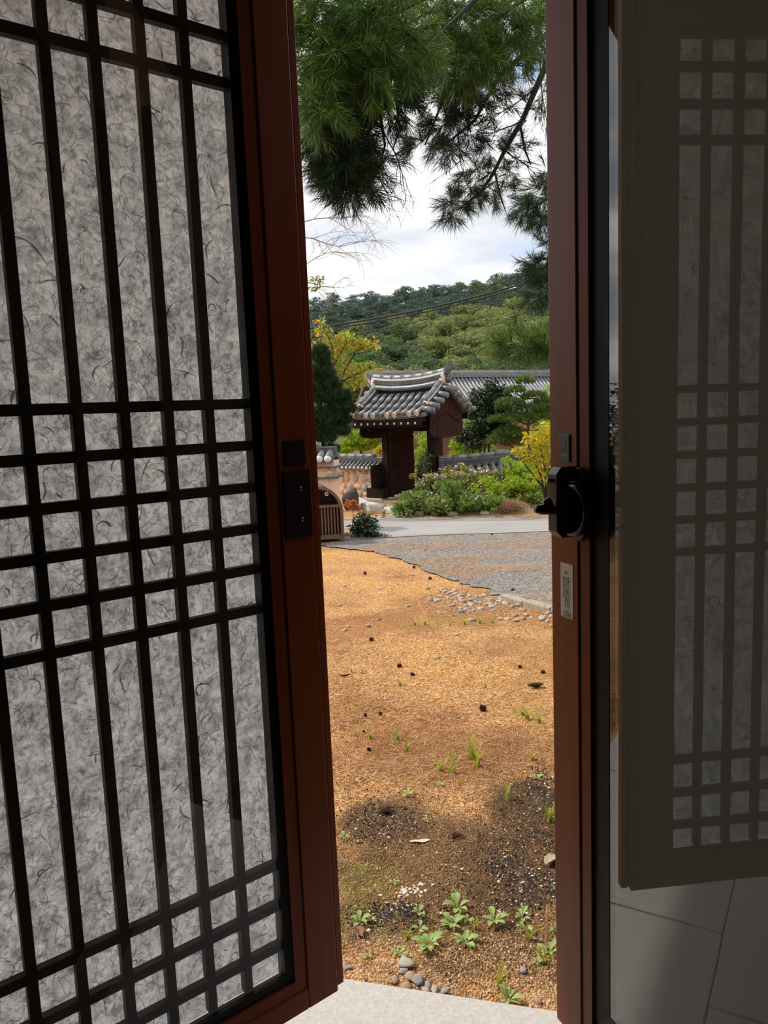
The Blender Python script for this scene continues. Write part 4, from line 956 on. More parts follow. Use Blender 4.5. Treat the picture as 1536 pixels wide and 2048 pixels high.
for s_ in (-1, 1):
    # upturned end tile and round stop with pink plaster
    mb = MB(); P = [(1.05, 0.20), (1.12, 0.17), (1.19, 0.30), (1.23, 0.47), (1.17, 0.44), (1.11, 0.34)]
    mb.prism([(ex(s_, a), 2.70 + b * (1.0 if s_ > 0 else 0.8)) for a, b in P], -0.09, 0.09, lambda a, b, w: (a, w, b)); bevel(obj('end_tile', mb, 'roof_tile_dark', gate), 0.008, 1)
    obj('ridge_stop', MB().tube([(ex(s_, 1.02), 0, 2.80), (ex(s_, 1.20), 0, 2.78)], 0.075, 12).mesh('ridge_stop', True), 'roof_tile_dark', gate)
    obj('plaster_stop', blob_mesh('plaster_stop', 5), 'pink_plaster', gate); o = bpy.data.objects[[k for k in WM if k.startswith('plaster_stop')][-1]]
    o.location = (ex(s_, 1.04), 0, 2.80); o.scale = (0.075, 0.17, 0.13)
    for sy in (-1, 1):
        # descending ridges along both gables
        def dz(t): return roof_z(s_ * 0.98, t * 0.62 + 0.02)
        ts = np.linspace(0.12, 1.0, 8)
        for q, (hz0, hz1, hh, mm) in enumerate(((0.0, 0.06, 0.085, 'roof_tile_dark'), (0.063, 0.115, 0.078, 'roof_tile_dark'), (0.118, 0.150, 0.070, 'tile_plaster'))):
            mb = MB(); V = []
            for t in ts:
                z = dz(t) + 0.03 * (1 - t); y = sy * t * 0.64
                V += [(ex(s_, 0.98) - hh, y, z + hz0), (ex(s_, 0.98) + hh, y, z + hz0), (ex(s_, 0.98) + hh, y, z + hz1), (ex(s_, 0.98) - hh, y, z + hz1)]
            Fs = [(0, 1, 2, 3), (28, 31, 30, 29)]
            for i in range(7):
                for k in range(4): Fs.append((4 * i + k, 4 * i + 4 + k, 4 * i + 4 + (k + 1) % 4, 4 * i + (k + 1) % 4))
            obj('verge_course' if q < 2 else 'verge_bedding', mb.add(V, Fs), mm, gate)
        for i in range(3):
            tt = np.linspace(0.10 + i * 0.31, 0.10 + (i + 1) * 0.31 + 0.02, 4)
            obj('verge_tile', MB().tube([(ex(s_, 0.98), sy * t * 0.64, dz(t) + 0.165 + 0.03 * (1 - t)) for t in tt], [0.066, 0.064, 0.062, 0.061], 10).mesh('verge_tile', True), 'roof_tile', gate)
        o = obj('verge_stop', MB().tube([(ex(s_, 0.98), sy * 0.60, dz(1) + 0.09), (ex(s_, 0.98), sy * 0.72, dz(1) + 0.055)], 0.062, 12).mesh('verge_stop', True), 'roof_tile_dark', gate)
        o = obj('plaster_stop', blob_mesh('plaster_stop', 8), 'pink_plaster', gate); o.location = (ex(s_, 0.99), sy * 0.66, dz(1) + 0.085); o.scale = (0.10, 0.05, 0.06)
        # short rolls laid outwards over the gable, in two rows
        for row, (xo, zo, rr) in enumerate(((0.0, 0.0, 0.062), (0.06, -0.075, 0.058))):
            for i in range(5):
                y_ = 0.09 + i * 0.175 + row * 0.085
                if y_ > YE: continue
                z_ = roof_z(s_ * 1.1, y_) + zo + 0.012
                o = obj('gable_tile', MB().tube([(ex(s_, 0.99 + xo), sy * y_, z_ + 0.05), (ex(s_, 1.30 - xo), sy * y_, z_ - 0.015)], [rr - 0.003, rr + 0.002], 12).mesh('gable_tile', True), 'roof_tile', gate)
    # gable: wind board panel with a capped chevron moulding
    xg = ex(s_, 1.06); mb = MB()
    P = [(-0.62, 2.09), (-0.62, 1.62)] + [(y, 1.56 - 0.05 * math.cos(y / 0.62 * math.pi / 2)) for y in np.linspace(-0.5, 0.5, 7)] + [(0.62, 1.62), (0.62, 2.09)] + [(y, roof_z(1.0, abs(y)) - 0.12) for y in np.linspace(0.5, -0.5, 9)]
    mb.prism(P, xg - 0.015, xg + 0.015, lambda a, b, w: (w, a, b)); gpn = obj('gable_panel', mb, 'gate_door_wood', gate)
    for sy in (-1, 1):
        mb = MB(); mb.prism([(0, 2.10), (sy * 0.52, 1.86), (sy * 0.52, 1.82), (0, 2.05)], xg + s_ * 0.016, xg + s_ * 0.035, lambda a, b, w: (w, a, b)); obj('chevron_moulding', mb, 'gate_wood', gpn)
    for k in range(7):
        mb = MB(); y_ = -0.54 + k * 0.18; mb.box(xg + s_ * 0.0155 - 0.003, xg + s_ * 0.0155 + 0.003, y_ - 0.008, y_ + 0.008, 1.60, 1.92); obj('cover_strip', mb, 'gate_door_wood', gpn)

# ================================================================== tile-capped walls
def wall_cap(parent, A, B, zr, depth, drop, nroll, up=(0.0, 0.0), stack=0.17, rr=0.045, both=True, white=True, rise=1.6):
    """cap of tiles on a wall from A to B (ground plan); zr = height of the eave line's foot of the ridge; world coordinates"""
    A = np.array(A, float); B = np.array(B, float); d = B - A; l_ = np.linalg.norm(d); d /= l_
    n_ = np.array([d[1], -d[0]])                                   # towards the viewer
    def rzf(t): return zr + up[0] * (1 - t) ** rise + up[1] * t ** rise
    def P(t, w, z): q = A + d * l_ * t + n_ * w; return (q[0], q[1], rzf(t) + z)
    ns = 13; ts = np.linspace(0, 1, ns)
    def band(name, w0, w1, z0, z1, m_, wz=0.0):
        mb = MB(); V = []
        for t in ts: V += [P(t, w0, z0 - wz), P(t, w1, z0), P(t, w1, z1), P(t, w0, z1 - wz)]
        Fs = [(0, 1, 2, 3), (4 * ns - 1, 4 * ns - 2, 4 * ns - 3, 4 * ns - 4)]
        for i in range(ns - 1):
            for k in range(4): Fs.append((4 * i + k, 4 * i + 4 + k, 4 * i + 4 + (k + 1) % 4, 4 * i + (k + 1) % 4))
        return obj(name, mb.add(V, Fs), m_, parent, True)
    for s_ in (1, -1) if both else (1,):
        band('cap_slope', s_ * depth, 0, -0.05, 0.0, 'roof_tile_dark', drop)
    k = 3
    for i in range(k): band('ridge_course', -0.085 - 0.006 * (i % 2), 0.085 + 0.006 * (i % 2), i * stack * 0.2, i * stack * 0.2 + stack * 0.17, 'roof_tile_dark')
    band('ridge_bedding', -0.075, 0.075, stack * 0.6, stack * 0.72, 'roof_tile')
    m_ = max(3, int(l_ / 0.28))
    for i in range(m_):
        tt = np.linspace(i / m_, (i + 1) / m_ + 0.004, 3)
        obj('ridge_tile', MB().tube([P(t, 0, stack * 0.86) for t in tt], [0.062, 0.060, 0.057], 10).mesh('ridge_tile', True), 'roof_tile', parent, True)
    for i in range(nroll):
        t = (i + 0.5) / nroll
        for s_ in (1, -1) if both else (1,):
            o = obj('cover_tile', MB().tube([P(t, s_ * 0.06, 0.01), P(t, s_ * depth, 0.012 - drop)], [rr * 0.92, rr], 10).mesh('cover_tile', True), 'roof_tile', parent, True)
            if s_ == 1:
                p1 = np.array(P(t, depth, 0.012 - drop)); dd = norm(np.array([n_[0] * depth, n_[1] * depth, -drop]))
                q = obj('tile_end', MB().tube([p1 - dd * 0.004, p1 + dd * rr * 0.45, p1 + dd * rr * 0.75], [rr * 1.02, rr * 0.8, rr * 0.3], 10).mesh('tile_end', True), 'tile_plaster' if white else 'roof_tile', o, True)
        if i < nroll - 1:
            t = (i + 1) / nroll; p1 = np.array(P(t, depth + 0.012, -0.03 - drop)); e_ = np.array([d[0], d[1], 0])
            mb = MB(); w = l_ / nroll * 0.5
            V = []
            for dy in (0, 0.06):
                for kk in range(5): a = math.pi * kk / 4; V.append(p1 - np.array([n_[0], n_[1], 0]) * dy + e_ * math.cos(a) * w - np.array([0, 0, 1]) * (math.sin(a) * 0.028 - 0.02) + np.array([0, 0, dy * 0.4]))
            V += [v_ - np.array([0, 0, 0.012]) for v_ in V]
            Fs = [(kk, kk + 1, kk + 6, kk + 5) for kk in range(4)] + [(kk, kk + 10, kk + 11, kk + 1) for kk in range(4)]
            obj('trough_tile', mb.add(V, Fs), 'roof_tile', parent, True)
def wall_body(parent, A, B, z0, z1, th, m_):
    A = np.array(A, float); B = np.array(B, float); d = B - A; l_ = np.linalg.norm(d); d /= l_; n_ = np.array([d[1], -d[0]])
    mb = MB(); Q = [A + n_ * th, B + n_ * th, B - n_ * th, A - n_ * th]
    mb.prism([(q[0], q[1]) for q in Q], z0, z1, lambda a, b, w: (a, b, w)); return obj('wall_core', mb, m_, parent, True), d, n_
# stone wall running back from the gate
WA = gw(-0.78, 0.0, 0)[:2]; WB = gw(-2.75, 0.0, 0)[:2]
wl = root('stone_garden_wall', (*((WA + WB) / 2), GB), 0, 'low wall of tan stones in pink mortar under dark tiles', 'wall')
ZR = EYE - 1.20
core, d_, n_w = wall_body(wl, WB, WA, GB - 0.15, ZR - 0.12, 0.17, 'wall_mortar')
wall_cap(wl, WB, WA, ZR, 0.27, 0.13, 15, stack=0.16, rr=0.043)
def on_plane(px, py, A, n_):
    r_ = ray(px, py); A3 = np.array([A[0], A[1]]); t = (A3 @ n_) / (r_[:2] @ n_); q = r_ * t; return np.array([q[0], q[1], q[2] + EYE])
WF = WA + n_w * 0.175
SS = [(490, 735, 42, 62), (620, 740, 50, 58), (745, 755, 50, 52), (880, 770, 62, 58), (980, 790, 26, 55), (450, 860, 32, 40), (540, 870, 46, 50), (660, 870, 54, 46), (765, 890, 46, 52), (865, 890, 46, 40),
      (570, 950, 52, 40), (690, 985, 46, 50), (785, 985, 34, 32), (865, 990, 34, 36), (665, 1078, 40, 22), (755, 1075, 44, 24), (862, 668, 46, 26), (690, 655, 40, 24), (775, 660, 36, 26), (960, 690, 40, 40), (430, 760, 22, 50),
      (480, 960, 40, 40), (600, 1040, 46, 34), (500, 1050, 44, 40), (420, 950, 36, 44), (950, 890, 26, 26), (590, 655, 40, 24), (500, 660, 36, 22), (420, 680, 30, 30)]
sme = [blob_mesh('wall_stone', 90 + i, 10, 7, 0.14) for i in range(5)]
for i, (zx, zy, a, b) in enumerate(SS):
    px, py = 630 + zx / 7.68, 860 + zy / 7.68; q = on_plane(px, py, WF, n_w); k = 19.0 / FPX / 7.68
    me = sme[i % 5]
    o = obj('wall_stone', me, None, wl); me.materials.clear(); me.materials.append(STONEM[i % 5])
    o.matrix_parent_inverse = WM[wl.name].inverted(); ang = math.atan2(d_[1], d_[0])
    o.matrix_basis = Matrix.Translation(q) @ Matrix.Rotation(ang, 4, 'Z') @ Matrix.Diagonal((a * k * 1.3, 0.035, b * k, 1))
o_ = None
# wall running on to the right of the gate
WC = gw(0.80, 0.02, 0)[:2]; qd = pt(1047, 915, 17.4)[:2]
wr = root('garden_wall', (*((WC + qd) / 2), GB), 0, 'low garden wall with upswept dark tile cap behind the flowers', 'wall')
zr_r = EYE - (100 / FPX * 17.7) - 0.15
core, d_, n_r = wall_body(wr, WC, qd, GB - 0.2, zr_r - 0.14, 0.18, 'wall_mortar')
wall_cap(wr, WC, qd, zr_r, 0.34, 0.17, 12, up=(0.0, 0.10), stack=0.24, rr=0.060, rise=2.2)
# end of a nearer wall with big white-ended tiles, mostly hidden by the door
ND = 13.2
NA = pt(260, 930, ND + 0.9)[:2]; NB = pt(673, 930, ND)[:2]; nzr = pt(660, 906, ND)[2]
wn = root('stub_wall', (*((NA + NB) / 2), gz(ND)), 0, 'end of an earthen wall with white-ended roof tiles', 'wall')
core, d_, n_n = wall_body(wn, NA, NB, gz(ND) - 0.1, nzr - 0.12, 0.17, 'wall_mortar')
wall_cap(wn, NA, NB, nzr, 0.26, 0.10, 27, stack=0.15, rr=0.066)
for i, (z_, ex) in enumerate(((-0.22, 0.055), (-0.40, 0.06))):
    mb = MB(); A = np.array(NA); B = np.array(NB) + d_ * 0.06; Q = [A + n_n * (0.17 + ex), B + n_n * (0.17 + ex), B - n_n * 0.2, A - n_n * 0.2]
    mb.prism([(q[0], q[1]) for q in Q], nzr + z_ - 0.022, nzr + z_, lambda a, b, w: (a, b, w)); obj('tile_course', mb, 'roof_tile_dark', wn, True)
for i, (px, py) in enumerate(((650, 938), (666, 937), (645, 955), (662, 952), (676, 946))):
    q = on_plane(px, py, np.array(NB) + n_n * 0.172, n_n); me = sme[i % 5]; o = obj('wall_stone', me, None, wn); o.matrix_parent_inverse = WM[wn.name].inverted()
    o.matrix_basis = Matrix.Translation(q) @ Matrix.Rotation(math.atan2(d_[1], d_[0]), 4, 'Z') @ Matrix.Diagonal((0.07, 0.03, 0.045, 1))
# granite kerb before the gate
kz = gp(760, 1025)[2]
KP = [(700, 1008), (722, 1018), (750, 1024), (781, 1030), (806, 1033)]
for a, b in zip(KP[:-1], KP[1:]):
    A = gp(*a)[:2]; B = gp(*b)[:2]; d = B - A; l_ = np.linalg.norm(d); d /= l_; n_ = np.array([-d[1], d[0]])
    if n_[1] < 0: n_ = -n_
    Q = [A + d * 0.005, B - d * 0.005, B - d * 0.005 + n_ * 0.26, A + d * 0.005 + n_ * 0.26]
    mb = MB(); mb.prism([(q[0], q[1]) for q in Q], gz(A[1]) - 0.1, gz((A[1] + B[1]) / 2) + 0.13, lambda x, y, w: (x, y, w))
    o = obj('step_kerb', mb, 'granite'); bevel(o, 0.012, 2); tag(o, 'pale granite kerb block in front of the tiled gate', 'kerb stone', 'granite kerb before the gate')
mb = MB(); TP = [p[:2] for p in (gp(706, 1006), gp(752, 1021), gp(795, 1029), pt(830, 1000, 17.6), pt(860, 1000, 20.5), pt(640, 1000, 21))]
V = [(p[0], p[1], gz(p[1]) + 0.07) for p in TP] + [(p[0], p[1], gz(p[1]) - 0.2) for p in TP]; n_ = len(TP)
tag(obj('terrace', mb.add(V, [tuple(range(n_))] + [(i, n_ + i, n_ + (i + 1) % n_, (i + 1) % n_) for i in range(n_)]), 'garden_soil'), 'earth terrace around the gate', kind='structure')

# ================================================================== arched slatted shelter beside the drive
sp_ = gp(689, 1084); SW, SH, SDp = 0.80, 0.885, 0.55
yaw = math.radians(12)
shl = root('slatted_shelter', sp_, yaw, 'brown arched box with vertical slats standing beside the drive', 'shelter')
# local x runs left from the right front corner (negative), y back
def arch(w0, ra, base, n=14):
    cx_ = -SW / 2; R = SW / 2 - w0; zc = SH - SW / 2; P = [(cx_ + R, base)]
    P += [(cx_ + R * math.cos(t), zc + R * math.sin(t)) for t in np.linspace(0, math.pi, n)] + [(cx_ - R, base)]
    return P
def arch_band(name, y0, y1, w0, w1, base, m_):
    O = arch(w0, 0, base); I = arch(w1, 0, base); n = len(O); mb = MB(); V = []
    for y in (y0, y1):
        V += [(a, y, b) for a, b in O] + [(a, y, b) for a, b in I]
    Fs = []
    for i in range(n - 1):
        Fs += [(i, i + 1, n + i + 1, n + i), (2 * n + i, 3 * n + i, 3 * n + i + 1, 2 * n + i + 1), (i, 2 * n + i, 2 * n + i + 1, i + 1), (n + i, n + i + 1, 3 * n + i + 1, 3 * n + i)]
    Fs += [(0, n, 3 * n, 2 * n), (n - 1, 2 * n - 1 + 0, 4 * n - 1, 3 * n - 1)]
    return obj(name, mb.add(V, Fs), m_, shl)
arch_band('front_arch', -0.02, 0.05, 0.0, 0.045, 0.0, 'shelter_wood'); arch_band('rear_arch', SDp - 0.05, SDp + 0.02, 0.0, 0.045, 0.0, 'shelter_wood')
arch_band('shell', 0.05, SDp - 0.05, 0.012, 0.035, 0.06, 'shelter_wood')
mb = MB(); P = arch(0.04, 0, 0.05); mb.prism(P, SDp - 0.03, SDp - 0.015, lambda a, b, w: (a, w, b)); obj('back_panel', mb, 'shelter_wood', shl)
obj('shelf', MB().box(-SW + 0.045, -0.045, 0.0, SDp - 0.05, 0.545, 0.575), 'shelter_wood', shl)
obj('shelf_rail', MB().box(-SW + 0.045, -0.045, -0.01, 0.02, 0.55, 0.585), 'shelter_wood', shl)
obj('floor_board', MB().box(-SW + 0.04, -0.04, 0.0, SDp - 0.03, 0.075, 0.10), 'shelter_wood', shl)
obj('base_rail', MB().box(-SW + 0.04, -0.04, -0.01, 0.025, 0.06, 0.125), 'shelter_wood', shl)
sbm = MB().box(-0.011, 0.011, 0.012, 0.03, 0.12, 0.56).mesh('slat'); sbm.materials.append(MATS['shelter_wood'])
for i in range(14):
    o = obj('slat', sbm, None, shl); o.location = (-0.085 - i * 0.0485, 0, 0)
mb = MB(); c_ = np.array([-SW / 2 + 0.16, -0.012, SH - 0.13]); mb.tube([c_ + 0.022 * np.array([math.cos(t), 0, math.sin(t)]) for t in np.linspace(0, 6.283, 17)], 0.006, 6, False)
obj('hanging_ring', mb, 'tile_plaster', shl)

# ================================================================== long tiled roof behind the garden
HD = 38.0; A = pt(890, 742, HD - 0.8); B = pt(1150, 741, HD + 1.6)
hb = root('tiled_hall', ((A[0] + B[0]) / 2, (A[1] + B[1]) / 2, gz(HD)), 0, 'long hall roof of grey ribbed tiles behind the garden', 'building')
dr_ = (B - A); ln = np.linalg.norm(dr_[:2]); du = np.array([dr_[0], dr_[1], 0]) / ln; dn = np.array([math.sin(math.radians(20)), -math.cos(math.radians(20)), 0]); dn = norm(dn - du * (dn @ du))
def hp(a, b, dz): return A + du * a + dn * b + np.array([0, 0, dz + (B[2] - A[2]) * a / ln - 0.30])
L0, L1, DEP = -4.0, ln + 3.0, 3.4
def hz_(b): return -0.74 * b + 0.035 * b * b
mb = MB(); V = []; nb = 8
for b in np.linspace(0, DEP, nb): V += [hp(L0, b, hz_(b)), hp(L1, b, hz_(b)), hp(L1, b, hz_(b) - 0.15), hp(L0, b, hz_(b) - 0.15)]
Fs = []
for i in range(nb - 1):
    a = 4 * i
    for k in range(4): Fs.append((a + k, a + 4 + k, a + 4 + (k + 1) % 4, a + (k + 1) % 4))
obj('roof_bed', mb.add(V, Fs), 'roof_tile_dark', hb, True)
mb = MB(); V = []
for b in np.linspace(0, DEP, nb): V += [hp(L0, -b, hz_(b)), hp(L1, -b, hz_(b)), hp(L1, -b, hz_(b) - 0.15), hp(L0, -b, hz_(b) - 0.15)]
obj('roof_bed', mb.add(V, Fs), 'roof_tile_dark', hb, True)
nr = int((L1 - L0) / 0.205)
for i in range(nr):
    a = L0 + 0.1 + i * 0.205
    obj('cover_tile_row', MB().tube([hp(a, b, hz_(b) + 0.02) for b in np.linspace(0.05, DEP + 0.04, 6)], 0.068, 7).mesh('cover_tile_row', True), 'far_roof_tile', hb, True)
for q, (z0, z1, w, mm) in enumerate(((0.0, 0.07, 0.17, 'roof_tile'), (0.075, 0.14, 0.165, 'roof_tile'), (0.145, 0.21, 0.16, 'roof_tile'), (0.215, 0.33, 0.11, 'far_roof_tile'))):
    mb = MB(); P4 = [hp(L0, -w, z0), hp(L0, w, z0), hp(L0, w, z1), hp(L0, -w, z1)] + [hp(L1, -w, z0), hp(L1, w, z0), hp(L1, w, z1), hp(L1, -w, z1)]
    obj('ridge_course', mb.add(P4, [(0, 1, 2, 3), (4, 7, 6, 5), (0, 4, 5, 1), (1, 5, 6, 2), (2, 6, 7, 3), (3, 7, 4, 0)]), mm, hb, True)
mb = MB(); 
for k in range(2):
    q = [hp(L0 + 0.3, s_ * (DEP - 0.6), 0) for s_ in (1, -1)]
P4 = [hp(L0 + 0.4, DEP - 0.7, 0), hp(L1 - 0.4, DEP - 0.7, 0), hp(L1 - 0.4, -DEP + 0.7, 0), hp(L0 + 0.4, -DEP + 0.7, 0)]
mb.prism([(p[0], p[1]) for p in P4], gz(HD) - 0.2, A[2] - 2.35, lambda x, y, w: (x, y, w)); obj('hall_wall', mb, 'house_wood', hb, True)

# ================================================================== plants of the garden
def stem(mb, P, r0, r1, n=5):
    k = len(P); mb.tube(P, [r0 + (r1 - r0) * i / (k - 1) for i in range(k)], n)
def shrub(name, label, cat, D, blobs, n, size, m_, stems=(), group=None, asp=0.5, updown=0.3, shell=0.4, twig='twig', base=None, thick=0.02, flowers=0, fsize=0.03, fm='blossom', rd=None):
    """a shrub or tree: leaf sprays (pixel blobs at D metres), stems drawn as pixel paths (px, py, depth offset)"""
    if group == 'bushes of the flower bed':           # loose outline: small sprays standing out of the bush
        blobs = list(blobs) + [(b[0] + random.gauss(0, b[2] * .8), b[1] - b[3] * random.uniform(-.4, 1.1), b[2] * random.uniform(.15, .4), b[3] * random.uniform(.3, .7), random.gauss(0, .25)) for b in blobs for _ in range(7)]
    B = [pblob(b[0], b[1], b[2], b[3], D + (b[4] if len(b) > 4 else 0.0), rd) for b in blobs]
    cx_ = np.mean([b[0] for b in B]); bx = pt(*base, D)[0] if base else cx_
    r0 = root(name, (bx, D, gz(D)), 0, label, cat, group)
    foliage('leaves', B, n, size, m_, r0, asp, updown, shell)
    if flowers:
        C = in_blobs(B, flowers, 0.92); C[:, 2] += np.abs(rng.normal(0, fsize, flowers)); V, F_ = leaves_np(np.repeat(C, 5, 0), fsize, 0.75, -0.4); o = obj('blossoms', me_np('blossoms', V, F_), fm, r0, True); o['kind'] = 'stuff'
    for s_ in stems:
        mb = MB(); P = [pt(q[0], q[1], D + (q[2] if len(q) > 2 else 0)) for q in s_]
        stem(mb, P, thick, thick * 0.4); obj('stem', mb.mesh('stem', True), twig, r0, True)
    if not stems:
        mb = MB(); top_ = max(B, key=lambda b: b[2]); stem(mb, [(bx, D, gz(D) - 0.05), (bx + (top_[0] - bx) * 0.5, D, (gz(D) + top_[2]) / 2), (top_[0], top_[1], top_[2])], thick, thick * 0.4); obj('stem', mb.mesh('stem', True), twig, r0, True)
    return r0
# --- flower bed before the right wall: an earth mound with mixed bushes
fb = []
for px, y0, h in ((790, 1030, 0.02), (840, 1034, 0.06), (900, 1035, 0.10), (960, 1035, 0.12), (1020, 1034, 0.12), (1080, 1031, 0.12), (1180, 1030, 0.1), (1300, 1030, 0.1)):
    a = gp(px, y0); fb.append((a, h))
mb = MB(); V = []; n_ = len(fb)
for a, h in fb:
    for k, t in enumerate(np.linspace(0, 1, 6)):
        y = a[1] + t * (17.0 - a[1]); x = a[0] * (y / a[1]) ; V.append((x, y, gz(y) + (0.0 if k == 0 else h + 3.2 * h * math.sin(t * math.pi / 2))))
Fs = [(i * 6 + k, (i + 1) * 6 + k, (i + 1) * 6 + k + 1, i * 6 + k + 1) for i in range(n_ - 1) for k in range(5)]
tag(obj('flower_bed', mb.add(V, Fs).mesh('flower_bed', True), 'garden_soil'), 'earth mound of the flower bed before the garden wall', kind='structure')
GB1 = 'bushes of the flower bed'
shrub('flowering_bush', 'low dark green bush with pale flowers at the road end nearest the gate', 'bush', 14.9, [(822, 1008, 26, 22), (845, 1000, 26, 22), (838, 1018, 24, 14)], 2600, 0.055, 'green_leaf', group=GB1, flowers=46)
shrub('flowering_bush', 'bush of thin stems with pink flowers against the gate post', 'bush', 16.2, [(870, 968, 22, 22), (880, 985, 30, 22), (855, 985, 20, 20)], 1700, 0.055, 'olive_leaf', group=GB1, flowers=90, fsize=0.04)
shrub('garden_bush', 'light green feathery bush in the middle of the flower bed', 'bush', 14.7, [(895, 1005, 30, 20), (905, 985, 26, 18)], 2400, 0.055, 'green_leaf', group=GB1, flowers=10)
shrub('garden_bush', 'yellowing bush rising against the dark wall tiles', 'bush', 15.6, [(930, 970, 34, 22), (960, 978, 34, 24)], 2600, 0.055, 'olive_leaf', group=GB1, flowers=26)
shrub('garden_bush', 'fresh green bush spilling to the road between yellow bushes', 'bush', 14.5, [(940, 1008, 32, 20), (965, 1002, 26, 20), (925, 1018, 24, 10)], 2600, 0.05, 'green_leaf', group=GB1, flowers=16)
shrub('flowering_bush', 'tall loose bush with pale pink flowers before the wall tiles', 'bush', 16.0, [(975, 955, 34, 16), (1000, 960, 30, 18)], 1500, 0.055, 'olive_leaf', group=GB1, flowers=90, fsize=0.042)
shrub('garden_bush', 'golden green bush beside the heap of dead needles', 'bush', 15.0, [(1000, 985, 34, 22), (1025, 975, 30, 24)], 2500, 0.055, 'lime_leaf', group=GB1)
shrub('garden_bush', 'dull green bush behind the heap of dead needles', 'bush', 15.2, [(1050, 985, 30, 24), (1035, 1000, 22, 12)], 2000, 0.055, 'olive_leaf', group=GB1)
shrub('garden_bush', 'green leafy plant with long leaves near the pale log', 'bush', 14.6, [(1080, 1000, 22, 20), (1090, 1015, 16, 10)], 700, 0.11, 'green_leaf', group=GB1, asp=0.3)
shrub('garden_bush', 'bright lime bush at the upswept end of the wall', 'bush', 15.7, [(1035, 935, 26, 14), (1055, 950, 26, 16)], 1500, 0.06, 'lime_leaf', group=GB1)
shrub('garden_bush', 'mossy green bush crowning the flower bed below the wall', 'bush', 16.0, [(905, 962, 26, 12), (1010, 945, 24, 10)], 1200, 0.05, 'green_leaf', group=GB1)
shrub('garden_bush', 'dark green low bush between post and flowers', 'bush', 17.2, [(848, 935, 14, 30), (845, 960, 16, 22)], 1500, 0.05, 'glossy_leaf', group=GB1)
for px, py, D_, m_, lb, fl in ((805, 1022, 14.6, 'green_leaf', 'small dark bush at the gate end of the granite kerb', 8), (860, 1012, 14.6, 'olive_leaf', 'small olive bush between the green bushes by the road', 14), (880, 1018, 14.4, 'green_leaf', 'feathery low bush at the road edge below the boulder', 8),
        (985, 1015, 14.4, 'green_leaf', 'low leafy bush just left of the dead needle heap', 6), (915, 950, 16.0, 'olive_leaf', 'thin bush before the wall tiles above the boulder', 30), (1060, 965, 15.4, 'lime_leaf', 'lime bush behind the yellow shrub stems', 4), (1045, 1010, 14.9, 'olive_leaf', 'dry olive bush behind the pale branch', 0), (1105, 985, 14.8, 'green_leaf', 'green bush beside the yellow shrub', 0), (1075, 985, 15.0, 'lime_leaf', 'yellow-green bush at the foot of the yellow shrub', 0), (1025, 995, 15.0, 'olive_leaf', 'brownish green bush above the dead needle heap', 0), (855, 968, 16.3, 'olive_leaf', 'loose flowering bush beside the gate threshold', 40), (835, 990, 15.6, 'green_leaf', 'green bush at the foot of the open gate door', 14), (900, 975, 15.6, 'green_leaf', 'rounded green bush right of the pink flowers', 18)):
    shrub('garden_bush', lb, 'bush', D_, [(px, py, 22, 15), (px + 8, py - 8, 18, 12)], 1300, 0.05, m_, group=GB1, flowers=fl)
o = obj('boulder', blob_mesh('boulder', 31, 14, 9, 0.14), 'boulder'); p = pt(927, 962, 15.9); o.location = p; o.scale = (0.26, 0.22, 0.20); o.rotation_euler = (0, 0.5, 0.3); tag(o, 'tan mossy boulder among the bushes below the wall', 'boulder')
# heap of dead needles, pale log, red-brown litter
C = in_blobs([pblob(1015, 1014, 26, 9, 14.4, 0.25)], 2400, 0.2); a = unit(2400) * 0.11; s_ = norm(np.cross(a, unit(2400))) * 0.004
V = np.stack([C - a, C - a + s_, C + a + s_, C + a], 1).reshape(-1, 3)
tag(obj('dead_needle_heap', me_np('dead_needle_heap', V, np.arange(9600).reshape(-1, 4)), 'straw'), 'heap of dead brown needles at the foot of the bushes', 'needle heap', kind='stuff')
mb = MB(); a = gp(1024, 1027); b = gp(1056, 1025); stem(mb, [a + [0, 0, .12], (a + b) / 2 + [0, 0, .16], b + [0, 0, .13]], 0.035, 0.02, 7); tag(obj('pale_log', mb.mesh('pale_log', True), 'pale_bark_chip'), 'pale bare branch lying at the foot of the bushes', 'branch')
for i, (px, py) in enumerate(((868, 1030), (883, 1031), (840, 1034), (905, 1034), (970, 1033), (1095, 1020), (1013, 1026))):
    o = obj('edge_stone', blob_mesh('edge_stone', 120 + i, 8, 6, .2), PEBM[i % 4]); p = gp(px, py); o.location = (p[0], p[1], gz(p[1]) + .05); o.scale = (.10, .07, .06); tag(o, 'rough stone along the road edge of the flower bed', 'stone', 'stones edging the flower bed')
litter('pine_needles', 2500, lambda: (lambda p: (p[0], p[1], gz(p[1]) + 0.03))(gp(random.uniform(800, 1110), random.gauss(1035, 2.5))), 0.04, 0.10, 0.003, 'red-brown litter along the far edge of the road')
# --- yellow shrub at the right with dark stems
shrub('yellow_shrub', 'shrub with golden autumn leaves on dark bare stems', 'shrub', 14.3, [(1075, 880, 30, 26), (1095, 910, 24, 30), (1060, 915, 22, 18), (1040, 902, 18, 10), (1100, 860, 20, 20), (1085, 945, 26, 20), (1110, 950, 20, 30)], 1500, 0.075, 'yellow_leaf',
      stems=[[(1092, 1005), (1082, 950), (1062, 915), (1046, 905)], [(1092, 1005), (1090, 940), (1080, 890)], [(1092, 1005), (1100, 930), (1108, 870)], [(1086, 975), (1058, 940), (1040, 915)]], thick=0.022, base=(1092, 1005), shell=0.25)
